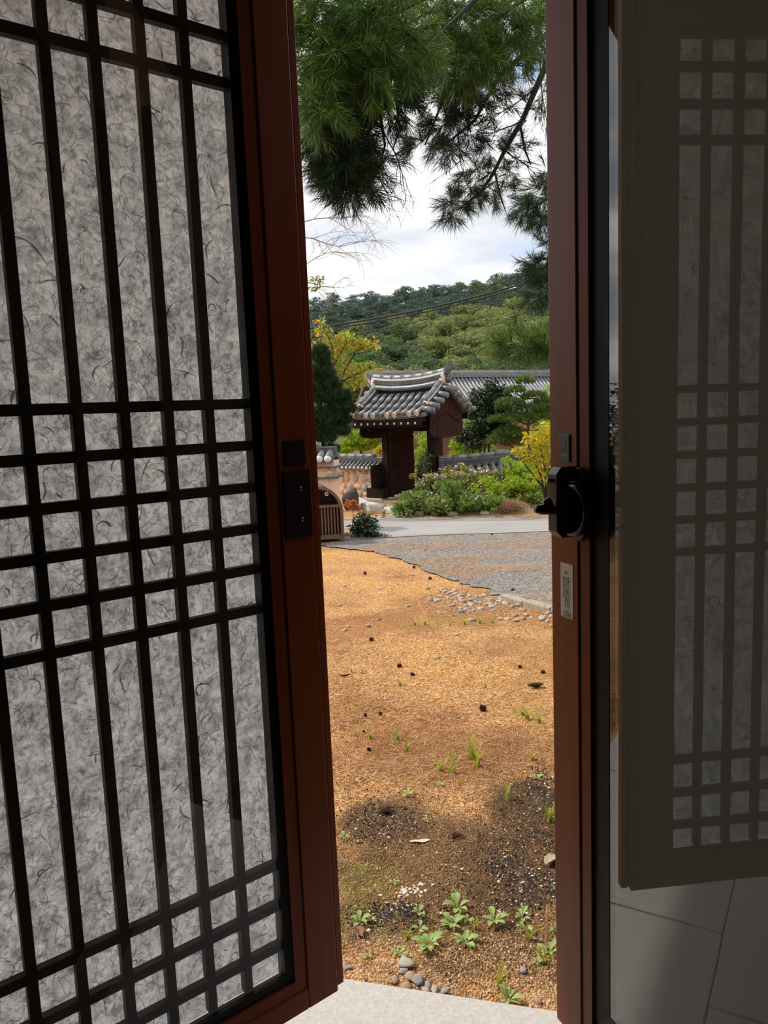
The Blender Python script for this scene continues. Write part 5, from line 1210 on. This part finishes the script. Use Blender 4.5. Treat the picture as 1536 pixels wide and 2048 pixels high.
# --- camellia-like dark tree
shrub('dark_glossy_tree', 'dark glossy-leaved tree beside the gate gable', 'tree', 20.5, [(985, 775, 18, 18), (960, 800, 26, 26), (990, 805, 28, 30), (1000, 830, 26, 30), (970, 840, 28, 26), (985, 865, 26, 24), (940, 868, 24, 18), (955, 885, 28, 16), (925, 878, 18, 10), (1008, 790, 14, 22), (945, 820, 16, 20)], 8500, 0.085, 'glossy_leaf',
      stems=[[(958, 925), (960, 895), (962, 840)], [(968, 925), (970, 880), (985, 800)], [(950, 925), (944, 895), (935, 870)], [(975, 925), (978, 890), (995, 840)]], thick=0.035, base=(962, 925), shell=0.3)
# --- cloud-pruned pine
def needle_pads(parent, pads, D, length, dens, m_, width=0.006, count=16, name='needle_pad', up=0.7):
    for (px, py, rx, ry, *dd) in pads:
        b = pblob(px, py, rx, ry, D + (dd[0] if dd else 0)); n = max(12, int(dens * rx * ry / 100))
        d = unit(n); d[:, 2] = np.abs(d[:, 2]) * 0.9 - 0.1; C = np.array(b[:3]) + d * np.array(b[3:]) * (0.45 + 0.55 * rng.random((n, 1)) ** 0.5)
        o = obj(name, tuft_mesh(name, C, d * 0.5 + [0, 0, up], length, count, width, 0.8), m_, parent, True); o['kind'] = 'stuff'
cp = root('cloud_pruned_pine', (pt(1062, 950, 20.0)[0], 20.0, gz(20.0)), 0, 'cloud-pruned pine with layered green pads behind the wall', 'tree')
needle_pads(cp, [(a, b, c * 1.2, d * 1.35) for a, b, c, d in [(1050, 765, 16, 11), (1030, 784, 18, 9), (1070, 794, 22, 9), (1020, 808, 26, 10), (1008, 818, 16, 8), (1085, 806, 18, 8), (1060, 820, 30, 9), (1000, 843, 22, 10), (1030, 840, 34, 13), (1068, 838, 36, 13), (1095, 825, 20, 12), (1020, 870, 30, 16), (1000, 885, 24, 14), (1040, 888, 26, 12)]], 20.0, 0.10, 42, 'pine_needle', 0.008, 14)
for P in ([(1062, 950), (1058, 890), (1056, 830), (1046, 795), (1050, 772)], [(1056, 850), (1030, 840), (1000, 845)], [(1056, 850), (1080, 838), (1100, 828)], [(1050, 812), (1025, 810), (1008, 818)], [(1060, 930), (1020, 890), (1000, 888)], [(1048, 798), (1070, 797)], [(1046, 795), (1030, 787)]):
    mb = MB(); stem(mb, [pt(x, y, 20.0) for x, y in P], 0.05 if P[0] == (1062, 950) else 0.028, 0.014); obj('branch', mb.mesh('branch', True), 'bark', cp, True)
# --- shrubs further back
GB2 = 'clipped shrubs behind the walls'
lp = root('bright_pine', (pt(720, 920, 22.5)[0], 22.5, gz(22.5)), 0, 'bright green layered pine behind the stone wall', 'tree')
needle_pads(lp, [(712, 872, 26, 9), (740, 868, 24, 10), (725, 885, 34, 11), (700, 890, 18, 9), (752, 882, 20, 9), (712, 900, 30, 9), (745, 898, 26, 9), (690, 905, 16, 8)], 22.5, 0.11, 60, 'lime_leaf', 0.012, 14)
mb = MB(); stem(mb, [(pt(720, 920, 22.5)[0], 22.5, gz(22.5)), pt(722, 900, 22.5), pt(728, 870, 22.5)], 0.06, 0.02); obj('trunk', mb.mesh('trunk', True), 'bark', lp, True)
shrub('golden_shrub', 'golden yellow flowering shrub behind the stone wall near the gate post', 'shrub', 21.5, [(762, 898, 9, 8), (755, 903, 8, 6)], 700, 0.05, 'yellow_leaf', group=GB2)
shrub('golden_shrub', 'orange-tinted shrub between the bright pine and the gate', 'shrub', 24.0, [(760, 872, 14, 9)], 800, 0.07, 'autumn_leaf', group=GB2)
shrub('clipped_shrub', 'yellow-green clipped shrub seen through the open gate', 'shrub', 23.0, [(846, 905, 18, 14), (848, 925, 18, 14), (842, 945, 16, 12), (850, 885, 14, 8)], 2600, 0.06, 'lime_leaf', group=GB2)
shrub('clipped_shrub', 'olive shrub in the gap beside the gate door', 'shrub', 25.0, [(835, 880, 18, 8), (860, 878, 14, 8)], 900, 0.07, 'olive_leaf', group=GB2)
shrub('clipped_shrub', 'sunlit yellow-green shrub behind the right wall near the gate', 'shrub', 21.5, [(918, 888, 20, 12), (925, 905, 26, 12), (950, 905, 24, 14)], 3000, 0.06, 'lime_leaf', group=GB2)
shrub('clipped_shrub', 'dull green shrub under the glossy tree', 'shrub', 22.5, [(975, 905, 26, 16), (1000, 912, 30, 14), (1030, 910, 28, 14), (1065, 915, 30, 20)], 3600, 0.07, 'green_leaf', group=GB2)
shrub('clipped_shrub', 'lime green shrub rising behind the cloud-pruned pine', 'shrub', 24.0, [(1098, 790, 14, 20), (1104, 810, 18, 16), (1085, 815, 20, 10), (1100, 850, 20, 30)], 2600, 0.07, 'lime_leaf', group=GB2)
shrub('red_shrub', 'small red-leaved shrub under the cloud-pruned pine', 'shrub', 25.0, [(1045, 858, 20, 7), (1030, 862, 14, 6)], 700, 0.06, 'red_leaf')
shrub('clipped_shrub', 'dark shrub filling the garden below the tiled hall', 'shrub', 28.0, [(935, 850, 60, 30), (1020, 850, 70, 30), (1090, 860, 60, 40), (860, 870, 40, 10)], 5200, 0.10, 'green_leaf', group=GB2)
# --- left side: dark juniper, autumn tree, bare branches
jn = root('dark_juniper', (pt(655, 960, 16.5)[0], 16.5, gz(16.5)), 0, 'dark juniper hanging beside the stone wall', 'tree')
needle_pads(jn, [(640, 720, 20, 34), (645, 750, 24, 30), (655, 775, 26, 30), (690, 800, 12, 22), (700, 822, 10, 16), (668, 800, 30, 26), (680, 822, 26, 22), (660, 840, 34, 30), (672, 868, 28, 24), (645, 880, 30, 30), (685, 845, 18, 18), (630, 800, 34, 50), (655, 905, 26, 16), (610, 860, 34, 60)], 16.5, 0.13, 26, 'juniper', 0.010, 16, up=0.9)
mb = MB(); stem(mb, [(pt(640, 960, 16.5)[0], 16.5, gz(16.5)), pt(640, 880, 16.5), pt(638, 760, 16.5), pt(636, 700, 16.5)], 0.10, 0.03); obj('trunk', mb.mesh('trunk', True), 'bark', jn, True)
shrub('autumn_tree', 'slender tree with yellow and orange leaves above the juniper', 'tree', 20.0, [(660, 690, 26, 26), (690, 680, 28, 20), (715, 690, 26, 16), (740, 690, 24, 14), (675, 720, 30, 24), (700, 745, 30, 22), (665, 755, 26, 24), (735, 735, 26, 14), (680, 780, 24, 18), (715, 765, 22, 14), (645, 660, 18, 14), (640, 645, 12, 10)], 1900, 0.10, 'autumn_leaf',
      stems=[[(660, 960), (665, 850), (672, 760), (664, 690), (640, 640)], [(668, 800), (690, 740), (715, 700), (745, 688)], [(670, 770), (700, 755), (735, 738)], [(668, 730), (685, 700), (695, 680)]], thick=0.028, base=(660, 960), shell=0.15)
def branches(parent, p, d, l_, r_, depth, m_, name='branch', gdir=None):
    """a branching twig system; each first-order branch is an object of its own"""
    mb = MB()
    def grow(p, d, l_, r_, depth):
        P = [p]; dd = d.copy()
        for i in range(5):
            dd = norm(dd + rng.normal(0, 0.16, 3) + (np.array([0, 0, -0.03]) if gdir is None else gdir)); P.append(P[-1] + dd * l_ / 5)
        stem(mb, P, r_, r_ * 0.45, 4)
        if depth > 0:
            for i in range(2, 6):
                for _ in range(2 if i > 2 else 1):
                    q = norm(dd + rng.normal(0, 0.55, 3)); grow(P[i], q, l_ * rng.uniform(0.4, 0.62), r_ * 0.5, depth - 1)
    grow(np.array(p, float), norm(np.array(d, float)), l_, r_, depth)
    o = obj(name, mb, m_, parent, True); return o
bt = root('bare_tree', (pt(560, 900, 15.0)[0], 15.0, gz(15.0)), 0, 'bare pale tree reaching out from behind the latticed door', 'tree')
mb = MB(); stem(mb, [(pt(560, 900, 15.0)[0], 15.0, gz(15.0)), pt(562, 760, 15.0), pt(566, 600, 15.0), pt(575, 420, 15.0)], 0.11, 0.05, 8); obj('trunk', mb.mesh('trunk', True), 'bark', bt, True)
for (a, b, ln_) in (((572, 450), (680, 425), 1.35), ((570, 480), (690, 470), 1.3), ((567, 540), (660, 520), 1.05), ((566, 565), (650, 570), 0.95), ((572, 520), (640, 600), 0.9)):
    A_ = pt(*a, 15.0); B_ = pt(*b, 15.0); branches(bt, A_, B_ - A_, ln_, 0.013, 2, 'pale_twig')
foliage('leaves', [pblob(632, 560, 14, 8, 15.0), pblob(628, 577, 12, 6, 15.0)], 130, 0.06, 'olive_leaf', bt)
# --- dark hedge far to the left of the yard
for i in range(7):
    x_ = -7.5 - 0.1 * i; y_ = 2.0 + i * 0.95; r0 = root('dark_hedge', (x_, y_, gz(y_)), 0, 'dark clipped hedge plant along the left side of the yard', 'hedge', 'hedge along the left of the yard')
    foliage('leaves', [(x_, y_, gz(y_) + 0.9, 0.55, 0.62, 0.95), (x_, y_, gz(y_) + 1.5, 0.45, 0.55, 0.6)], 2600, 0.07, 'juniper', r0)
    mb = MB(); stem(mb, [(x_, y_, gz(y_) - .05), (x_, y_, gz(y_) + 1.2)], 0.05, 0.03); obj('stem', mb.mesh('stem', True), 'bark', r0, True)
for i in range(6):  # added unseen shrubs: cut sunlit ground bounce onto the left door leaf
    x_ = 1.45 + 0.30 * i; y_ = 2.75 + i * 0.62; r0 = root('bounce_block_shrub', (x_, y_, gz(y_)), 0, 'dense dark shrub added out of view to block ground bounce', 'shrub', 'shrubs added to block ground bounce')
    foliage('leaves', [(x_, y_, gz(y_) + 0.55, 0.36, 0.40, 0.6), (x_, y_, gz(y_) + 0.95, 0.30, 0.34, 0.45)], 1800, 0.06, 'juniper', r0)
    mb = MB(); stem(mb, [(x_, y_, gz(y_) - .05), (x_, y_, gz(y_) + 0.8)], 0.03, 0.02); obj('stem', mb.mesh('stem', True), 'bark', r0, True)
# --- shrub and stones beside the shelter
shrub('dark_bush', 'small dark glossy bush beside the slatted shelter', 'bush', gp(728, 1080)[1] + 0.2, [(728, 1040, 24, 18), (735, 1055, 28, 16), (718, 1056, 20, 16), (745, 1070, 18, 8), (765, 1073, 16, 5)], 1500, 0.055, 'glossy_leaf', base=(730, 1078), thick=0.015, shell=0.2)
for i, (px, py, r_) in enumerate(((705, 1070, .14), (740, 1072, .10), (722, 1076, .11), (697, 1074, .10))):
    o = obj('rock', blob_mesh('rock', 140 + i, 10, 7, .2), PEBM[1 if i != 1 else 3]); p = gp(px, py); o.location = (p[0], p[1] + 0.05, gz(p[1]) + r_ * .35); o.scale = (r_ * 1.3, r_, r_ * .6); tag(o, 'reddish rock at the foot of the dark bush', 'rock', 'rocks beside the shelter')
shrub('red_leaved_plant', 'low red-leaved plant between shelter and granite kerb', 'plant', 14.2, [(703, 1008, 12, 8), (712, 1014, 10, 5)], 260, 0.06, 'red_leaf', thick=0.008)
o = obj('rock', blob_mesh('rock', 150, 10, 7, .2), 'bark'); p = gp(704, 1020); o.location = (p[0], p[1] + 0.1, gz(p[1]) + .16); o.scale = (.20, .16, .28); tag(o, 'dark upright rock behind the slatted shelter', 'rock')

# ================================================================== big pine over the yard, its boughs hanging into view
bp_ = root('tall_pine', (2.7, 6.4, gz(6.4)), 0, 'tall pine whose dense needled boughs hang over the yard', 'tree')
mb = MB(); stem(mb, [(2.7, 6.4, gz(6.4) - .1), (2.65, 6.35, 1.5), (2.5, 6.2, 3.4), (2.35, 6.1, 5.2), (2.2, 6.0, 7.0)], 0.20, 0.10, 12); obj('trunk', mb.mesh('trunk', True), 'bark', bp_, True)
def bough(parent, blobs, D, length, count, width, m_, hang=(0, 0, -0.35), name='needle_spray', k=1.0):
    for (px, py, rx, ry, n, *dd) in blobs:
        b = pblob(px, py, rx, ry, D + (dd[0] if dd else 0), max(rx, 40) / FPX * D * 0.9); n = int(n * k)
        d = unit(n); C = np.array(b[:3]) + d * np.array(b[3:]) * (0.25 + 0.8 * rng.random((n, 1)) ** 0.55)
        o = obj(name, tuft_mesh(name, C, norm(d * [1, 1, 0.8] + np.array(hang)) + rng.normal(0, 0.25, (n, 3)), length, count, width, 0.68), m_, parent, True); o['kind'] = 'stuff'
bough(bp_, [(650, 20, 80, 60, 70), (740, 30, 90, 60, 70), (650, 120, 65, 70, 70), (640, 215, 52, 60, 55), (720, 130, 80, 70, 80), (800, 80, 80, 70, 70)], 4.9, 0.120, 46, 0.0042, 'pine_needle', k=0.95)
bough(bp_, [(690, 210, 75, 70, 80), (680, 290, 72, 60, 70), (690, 350, 62, 45, 55), (700, 388, 45, 22, 22), (745, 385, 26, 22, 7), (760, 330, 36, 40, 12), (780, 200, 60, 60, 40), (800, 140, 60, 60, 50), (640, 300, 30, 40, 20)], 5.3, 0.120, 46, 0.0040, 'pine_needle_shaded', k=0.9)
bough(bp_, [(680, 180, 70, 90, 110), (690, 290, 55, 70, 90), (760, 120, 80, 80, 90), (700, 60, 80, 60, 60), (690, 350, 45, 40, 40)], 5.6, 0.115, 40, 0.0045, 'pine_needle_shaded')
bough(bp_, [(890, 90, 80, 80, 90), (950, 150, 60, 70, 60), (1020, 60, 70, 50, 50)], 6.5, 0.115, 40, 0.0045, 'pine_needle_shaded')
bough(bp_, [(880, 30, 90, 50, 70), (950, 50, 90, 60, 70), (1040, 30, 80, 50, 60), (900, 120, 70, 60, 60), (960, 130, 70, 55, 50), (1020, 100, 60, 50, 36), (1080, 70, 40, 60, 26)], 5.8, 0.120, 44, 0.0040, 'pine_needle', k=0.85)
bough(bp_, [(890, 190, 60, 55, 55), (940, 200, 55, 50, 42), (900, 250, 50, 40, 34), (850, 290, 50, 24, 26), (900, 300, 36, 20, 18), (990, 190, 45, 50, 20), (940, 265, 40, 30, 18)], 6.2, 0.115, 52, 0.0032, 'pine_needle_shaded', k=0.8)
bough(bp_, [(985, 300, 45, 32, 22), (1035, 310, 34, 45, 12), (965, 345, 40, 26, 18), (940, 380, 42, 26, 30), (905, 410, 30, 28, 26), (900, 430, 22, 16, 10), (985, 395, 40, 30, 18), (1010, 345, 40, 30, 12), (1055, 250, 30, 60, 12), (1080, 170, 30, 60, 14)], 6.4, 0.115, 46, 0.0030, 'pine_needle_shaded', k=0.85)
for D_, P, r0_, r1_ in ((6.4, [(1600, -160, -0.2), (1250, -20, 0), (1110, 90, 0), (1075, 170, 0), (1045, 240, 0), (1010, 300, 0), (985, 350, 0), (960, 385, 0), (915, 420, 0)], 0.035, 0.006),
                        (5.3, [(1500, -250, 0.8), (1105, -90, 0.3), (950, 0, 0), (820, 130, 0), (750, 240, 0), (710, 320, 0), (695, 380, 0)], 0.018, 0.007),
                        (6.2, [(1105, -40, -0.4), (960, 60, 0), (890, 190, 0), (850, 290, 0)], 0.018, 0.006), (6.2, [(1105, 60, 0), (1000, 150, 0), (950, 240, 0), (890, 290, 0)], 0.024, 0.006),
                        (5.0, [(950, -60, 0), (800, 20, 0), (680, 110, 0), (630, 220, 0)], 0.022, 0.007), (6.3, [(1040, 250, 0), (1050, 300, 0), (1062, 330, 0)], 0.012, 0.005), (6.3, [(990, 345, 0), (1000, 390, 0), (1012, 425, 0)], 0.010, 0.004),
                        (5.3, [(760, 230, 0), (770, 290, 0), (755, 350, 0)], 0.012, 0.004), (5.3, [(790, 180, 0), (800, 260, 0), (785, 300, 0)], 0.012, 0.004)):
    mb = MB(); stem(mb, [pt(x, y, D_ + z) for x, y, z in P], r0_, r1_, 7); obj('branch', mb.mesh('branch', True), 'twig', bp_, True)
# bare twigs inside the boughs
for (a, b, D_, ln_) in (((1010, 300), (1060, 330), 6.4, 0.35), ((960, 385), (1000, 360), 6.4, 0.3), ((1075, 170), (1040, 220), 6.4, 0.45), ((1045, 240), (1000, 260), 6.4, 0.4), ((750, 240), (800, 300), 5.3, 0.4), ((710, 320), (780, 360), 5.3, 0.35), ((1080, 110), (1090, 210), 6.4, 0.5), ((890, 190), (930, 280), 6.2, 0.5)):
    A_ = pt(*a, D_); branches(bp_, A_, pt(*b, D_) - A_, ln_, 0.006, 2, 'twig')
rp = root('side_pine', (3.25, 9.2, gz(9.2)), 0, 'pine standing at the side with needled boughs over the hall roof', 'tree')
mb = MB(); stem(mb, [(3.25, 9.2, gz(9.2) - .1), (3.2, 9.1, 1.0), (3.1, 9.0, 3.0), (3.0, 9.0, 5.0)], 0.13, 0.06, 10); obj('trunk', mb.mesh('trunk', True), 'bark', rp, True)
bough(rp, [(1080, 395, 34, 34, 30), (1055, 425, 30, 22, 22), (1095, 350, 20, 26, 14), (1090, 440, 26, 30, 24), (1095, 500, 24, 26, 22), (1075, 530, 34, 22, 22), (1090, 575, 30, 30, 24), (1075, 600, 30, 18, 16), (1095, 540, 26, 30, 20)], 8.2, 0.13, 46, 0.0042, 'pine_needle_shaded')
bough(rp, [(1060, 690, 40, 26, 22), (1020, 690, 40, 22, 18), (1085, 705, 32, 24, 18), (985, 690, 28, 16, 8), (1095, 670, 26, 22, 14)], 6.6, 0.14, 46, 0.0036, 'pine_needle', hang=(-0.5, -0.1, 0.1))
for D_, P in ((8.2, [(1290, 340), (1180, 370), (1090, 400), (1050, 425)]), (8.2, [(1290, 480), (1150, 500), (1080, 520)]), (8.2, [(1290, 560), (1150, 580), (1075, 598)]), (6.6, [(1380, 720), (1180, 705), (1080, 698), (1000, 692)])):
    mb = MB(); stem(mb, [pt(x, y, D_ + (0.5 if i == 0 else 0)) for i, (x, y) in enumerate(P)], 0.03, 0.008, 6); obj('branch', mb.mesh('branch', True), 'twig', rp, True)

# ================================================================== cables
def cable(P, D0, D1, r_, label):
    n = 24; mb = MB(); pts = []
    for i in range(n):
        t = i / (n - 1); x = P[0][0] + (P[1][0] - P[0][0]) * t; y = P[0][1] + (P[1][1] - P[0][1]) * t; q = pt(x, y, D0 + (D1 - D0) * t); q[2] -= 0.35 * 4 * t * (1 - t); pts.append(q)
    mb.tube(pts, r_, 6); return tag(obj('overhead_cable', mb.mesh('overhead_cable', True), 'cable'), label, 'cable', 'overhead cables')
cable(((560, 663), (1240, 500)), 24, 22, 0.030, 'thick upper overhead cable crossing before the hill')
cable(((560, 670), (1240, 506)), 24, 22, 0.020, 'thinner cable slung close under the thick one')
cable(((560, 690), (1240, 515)), 24, 22, 0.012, 'thin lowest cable crossing before the hill')
for (px, py, D_, lb) in ((559, 655, 24, 'concrete pole carrying the low ends of the cables'), (1241, 492, 22, 'concrete pole carrying the high ends of the cables')):
    t_ = pt(px, py, D_); r0 = root('utility_pole', (t_[0], t_[1], gz(D_)), 0, lb, 'pole')
    mb = MB(); stem(mb, [(t_[0], t_[1], gz(D_) - 0.3), (t_[0], t_[1], t_[2] + 0.5)], 0.15, 0.11, 12); obj('pole_shaft', mb.mesh('pole_shaft', True), 'tile_plaster', r0, True)
    obj('cross_arm', MB().box(t_[0] - 0.4, t_[0] + 0.4, t_[1] - 0.16, t_[1] - 0.08, t_[2] + 0.08, t_[2] + 0.16), 'cable', r0, True)

# ================================================================== wooded hill
def hill_z(x, y):
    t = np.clip((y - 95) / 205, 0, None); z = EYE - 3.0 + 41 * np.minimum(t, 1.0) ** 1.5 - np.maximum(t - 1, 0) * 30
    return z + 0.15 * x * np.clip(t, 0, 1) + 1.5 * np.sin(x * 0.05 + y * 0.03)
xs = np.linspace(-150, 200, 60); ys = np.linspace(62, 380, 60); X2, Y2 = np.meshgrid(xs, ys)
Z2 = hill_z(X2, Y2); bl = np.clip((Y2 - 62) / 35, 0, 1); Z2 = Z2 * bl + (gz(Y2)) * (1 - bl)
ii = (np.arange(59)[:, None] * 60 + np.arange(59)[None]).ravel()
tag(obj('hill', me_np('hill', np.stack([X2, Y2, Z2], -1).reshape(-1, 3), np.stack([ii, ii + 1, ii + 61, ii + 60], 1), True), 'hill_soil'), 'wooded hill rising behind the garden', kind='structure')
def tree_proto(kind, seed):
    r_ = np.random.default_rng(seed); B = []; 
    if kind in ('dark', 'blue', 'fresh'):
        for i in range(9):
            h = 2.2 + 3.9 * i / 8; w = 3.1 * (1 - 0.5 * (i / 8) ** 1.6); a = r_.random() * 6.28; q = w * 0.5
            B.append((q * math.cos(a), q * math.sin(a), h, w * r_.uniform(.5, .75), w * r_.uniform(.5, .75), r_.uniform(.35, .6)))
        n, sz, asp = 2600, 0.34, 0.45
    else:
        for i in range(9):
            a = r_.random() * 6.28; q = r_.uniform(0, 1.9); B.append((q * math.cos(a), q * math.sin(a), r_.uniform(2.8, 5.6), r_.uniform(1.1, 1.7), r_.uniform(1.1, 1.7), r_.uniform(.8, 1.3)))
        n, sz, asp = 2600, 0.30, 0.7
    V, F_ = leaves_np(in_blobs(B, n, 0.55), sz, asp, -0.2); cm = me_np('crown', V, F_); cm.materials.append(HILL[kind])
    mb = MB(); mb.tube([(0, 0, -0.6), (0.15, 0.1, 2.2), (0.0, 0.2, 4.6)], [0.2, 0.15, 0.08], 6); tm = mb.mesh('trunk', True); tm.materials.append(MATS['bark'])
    return cm, tm
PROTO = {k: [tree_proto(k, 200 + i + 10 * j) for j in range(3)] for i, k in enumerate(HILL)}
NAMES = {'dark': ('hill_pine', 'dark green pine on the wooded hillside', 'dark pines on the hill'), 'blue': ('hill_pine', 'pine along the crest of the hill, tinted blue-green for haze', 'haze-tinted pines on the crest'),
         'lime': ('hill_broadleaf', 'yellow-green rounded broadleaf tree on the wooded hillside', 'yellow-green trees on the hill'), 'fresh': ('hill_pine', 'fresh bright green pine low on the wooded hill', 'bright pines on the hill')}
placed = []; tries = 0
while len(placed) < 285 and tries < 20000:
    tries += 1; y = math.sqrt(random.uniform(96 ** 2, 305 ** 2)); x = random.uniform(-0.135, 0.265) * y
    sp_min = 4.6 + y * 0.008
    if any((x - a) ** 2 + (y - b) ** 2 < sp_min ** 2 for a, b in placed): continue
    placed.append((x, y))
while len(placed) < 375 and tries < 40000:             # the wood goes on to both sides
    tries += 1; y = math.sqrt(random.uniform(96 ** 2, 305 ** 2)); x = random.choice((random.uniform(-0.30, -0.135), random.uniform(0.265, 0.33))) * y
    if any((x - a) ** 2 + (y - b) ** 2 < (5.2 + y * 0.01) ** 2 for a, b in placed): continue
    placed.append((x, y))
placed.sort(key=lambda q: q[1])
for x, y in placed:
    v_ = vnoise(np.array([x * 0.05 + 3]), np.array([y * 0.02]), 1.0, 88)[0] + random.uniform(-.15, .15)
    if y > 235: kd = 'blue' if v_ > 0.3 else 'dark'
    elif y > 150: kd = 'lime' if v_ > 0.42 else ('dark' if random.random() < .7 else 'fresh')
    else: kd = 'dark' if v_ > 0.40 else ('fresh' if x > 5 else 'lime')
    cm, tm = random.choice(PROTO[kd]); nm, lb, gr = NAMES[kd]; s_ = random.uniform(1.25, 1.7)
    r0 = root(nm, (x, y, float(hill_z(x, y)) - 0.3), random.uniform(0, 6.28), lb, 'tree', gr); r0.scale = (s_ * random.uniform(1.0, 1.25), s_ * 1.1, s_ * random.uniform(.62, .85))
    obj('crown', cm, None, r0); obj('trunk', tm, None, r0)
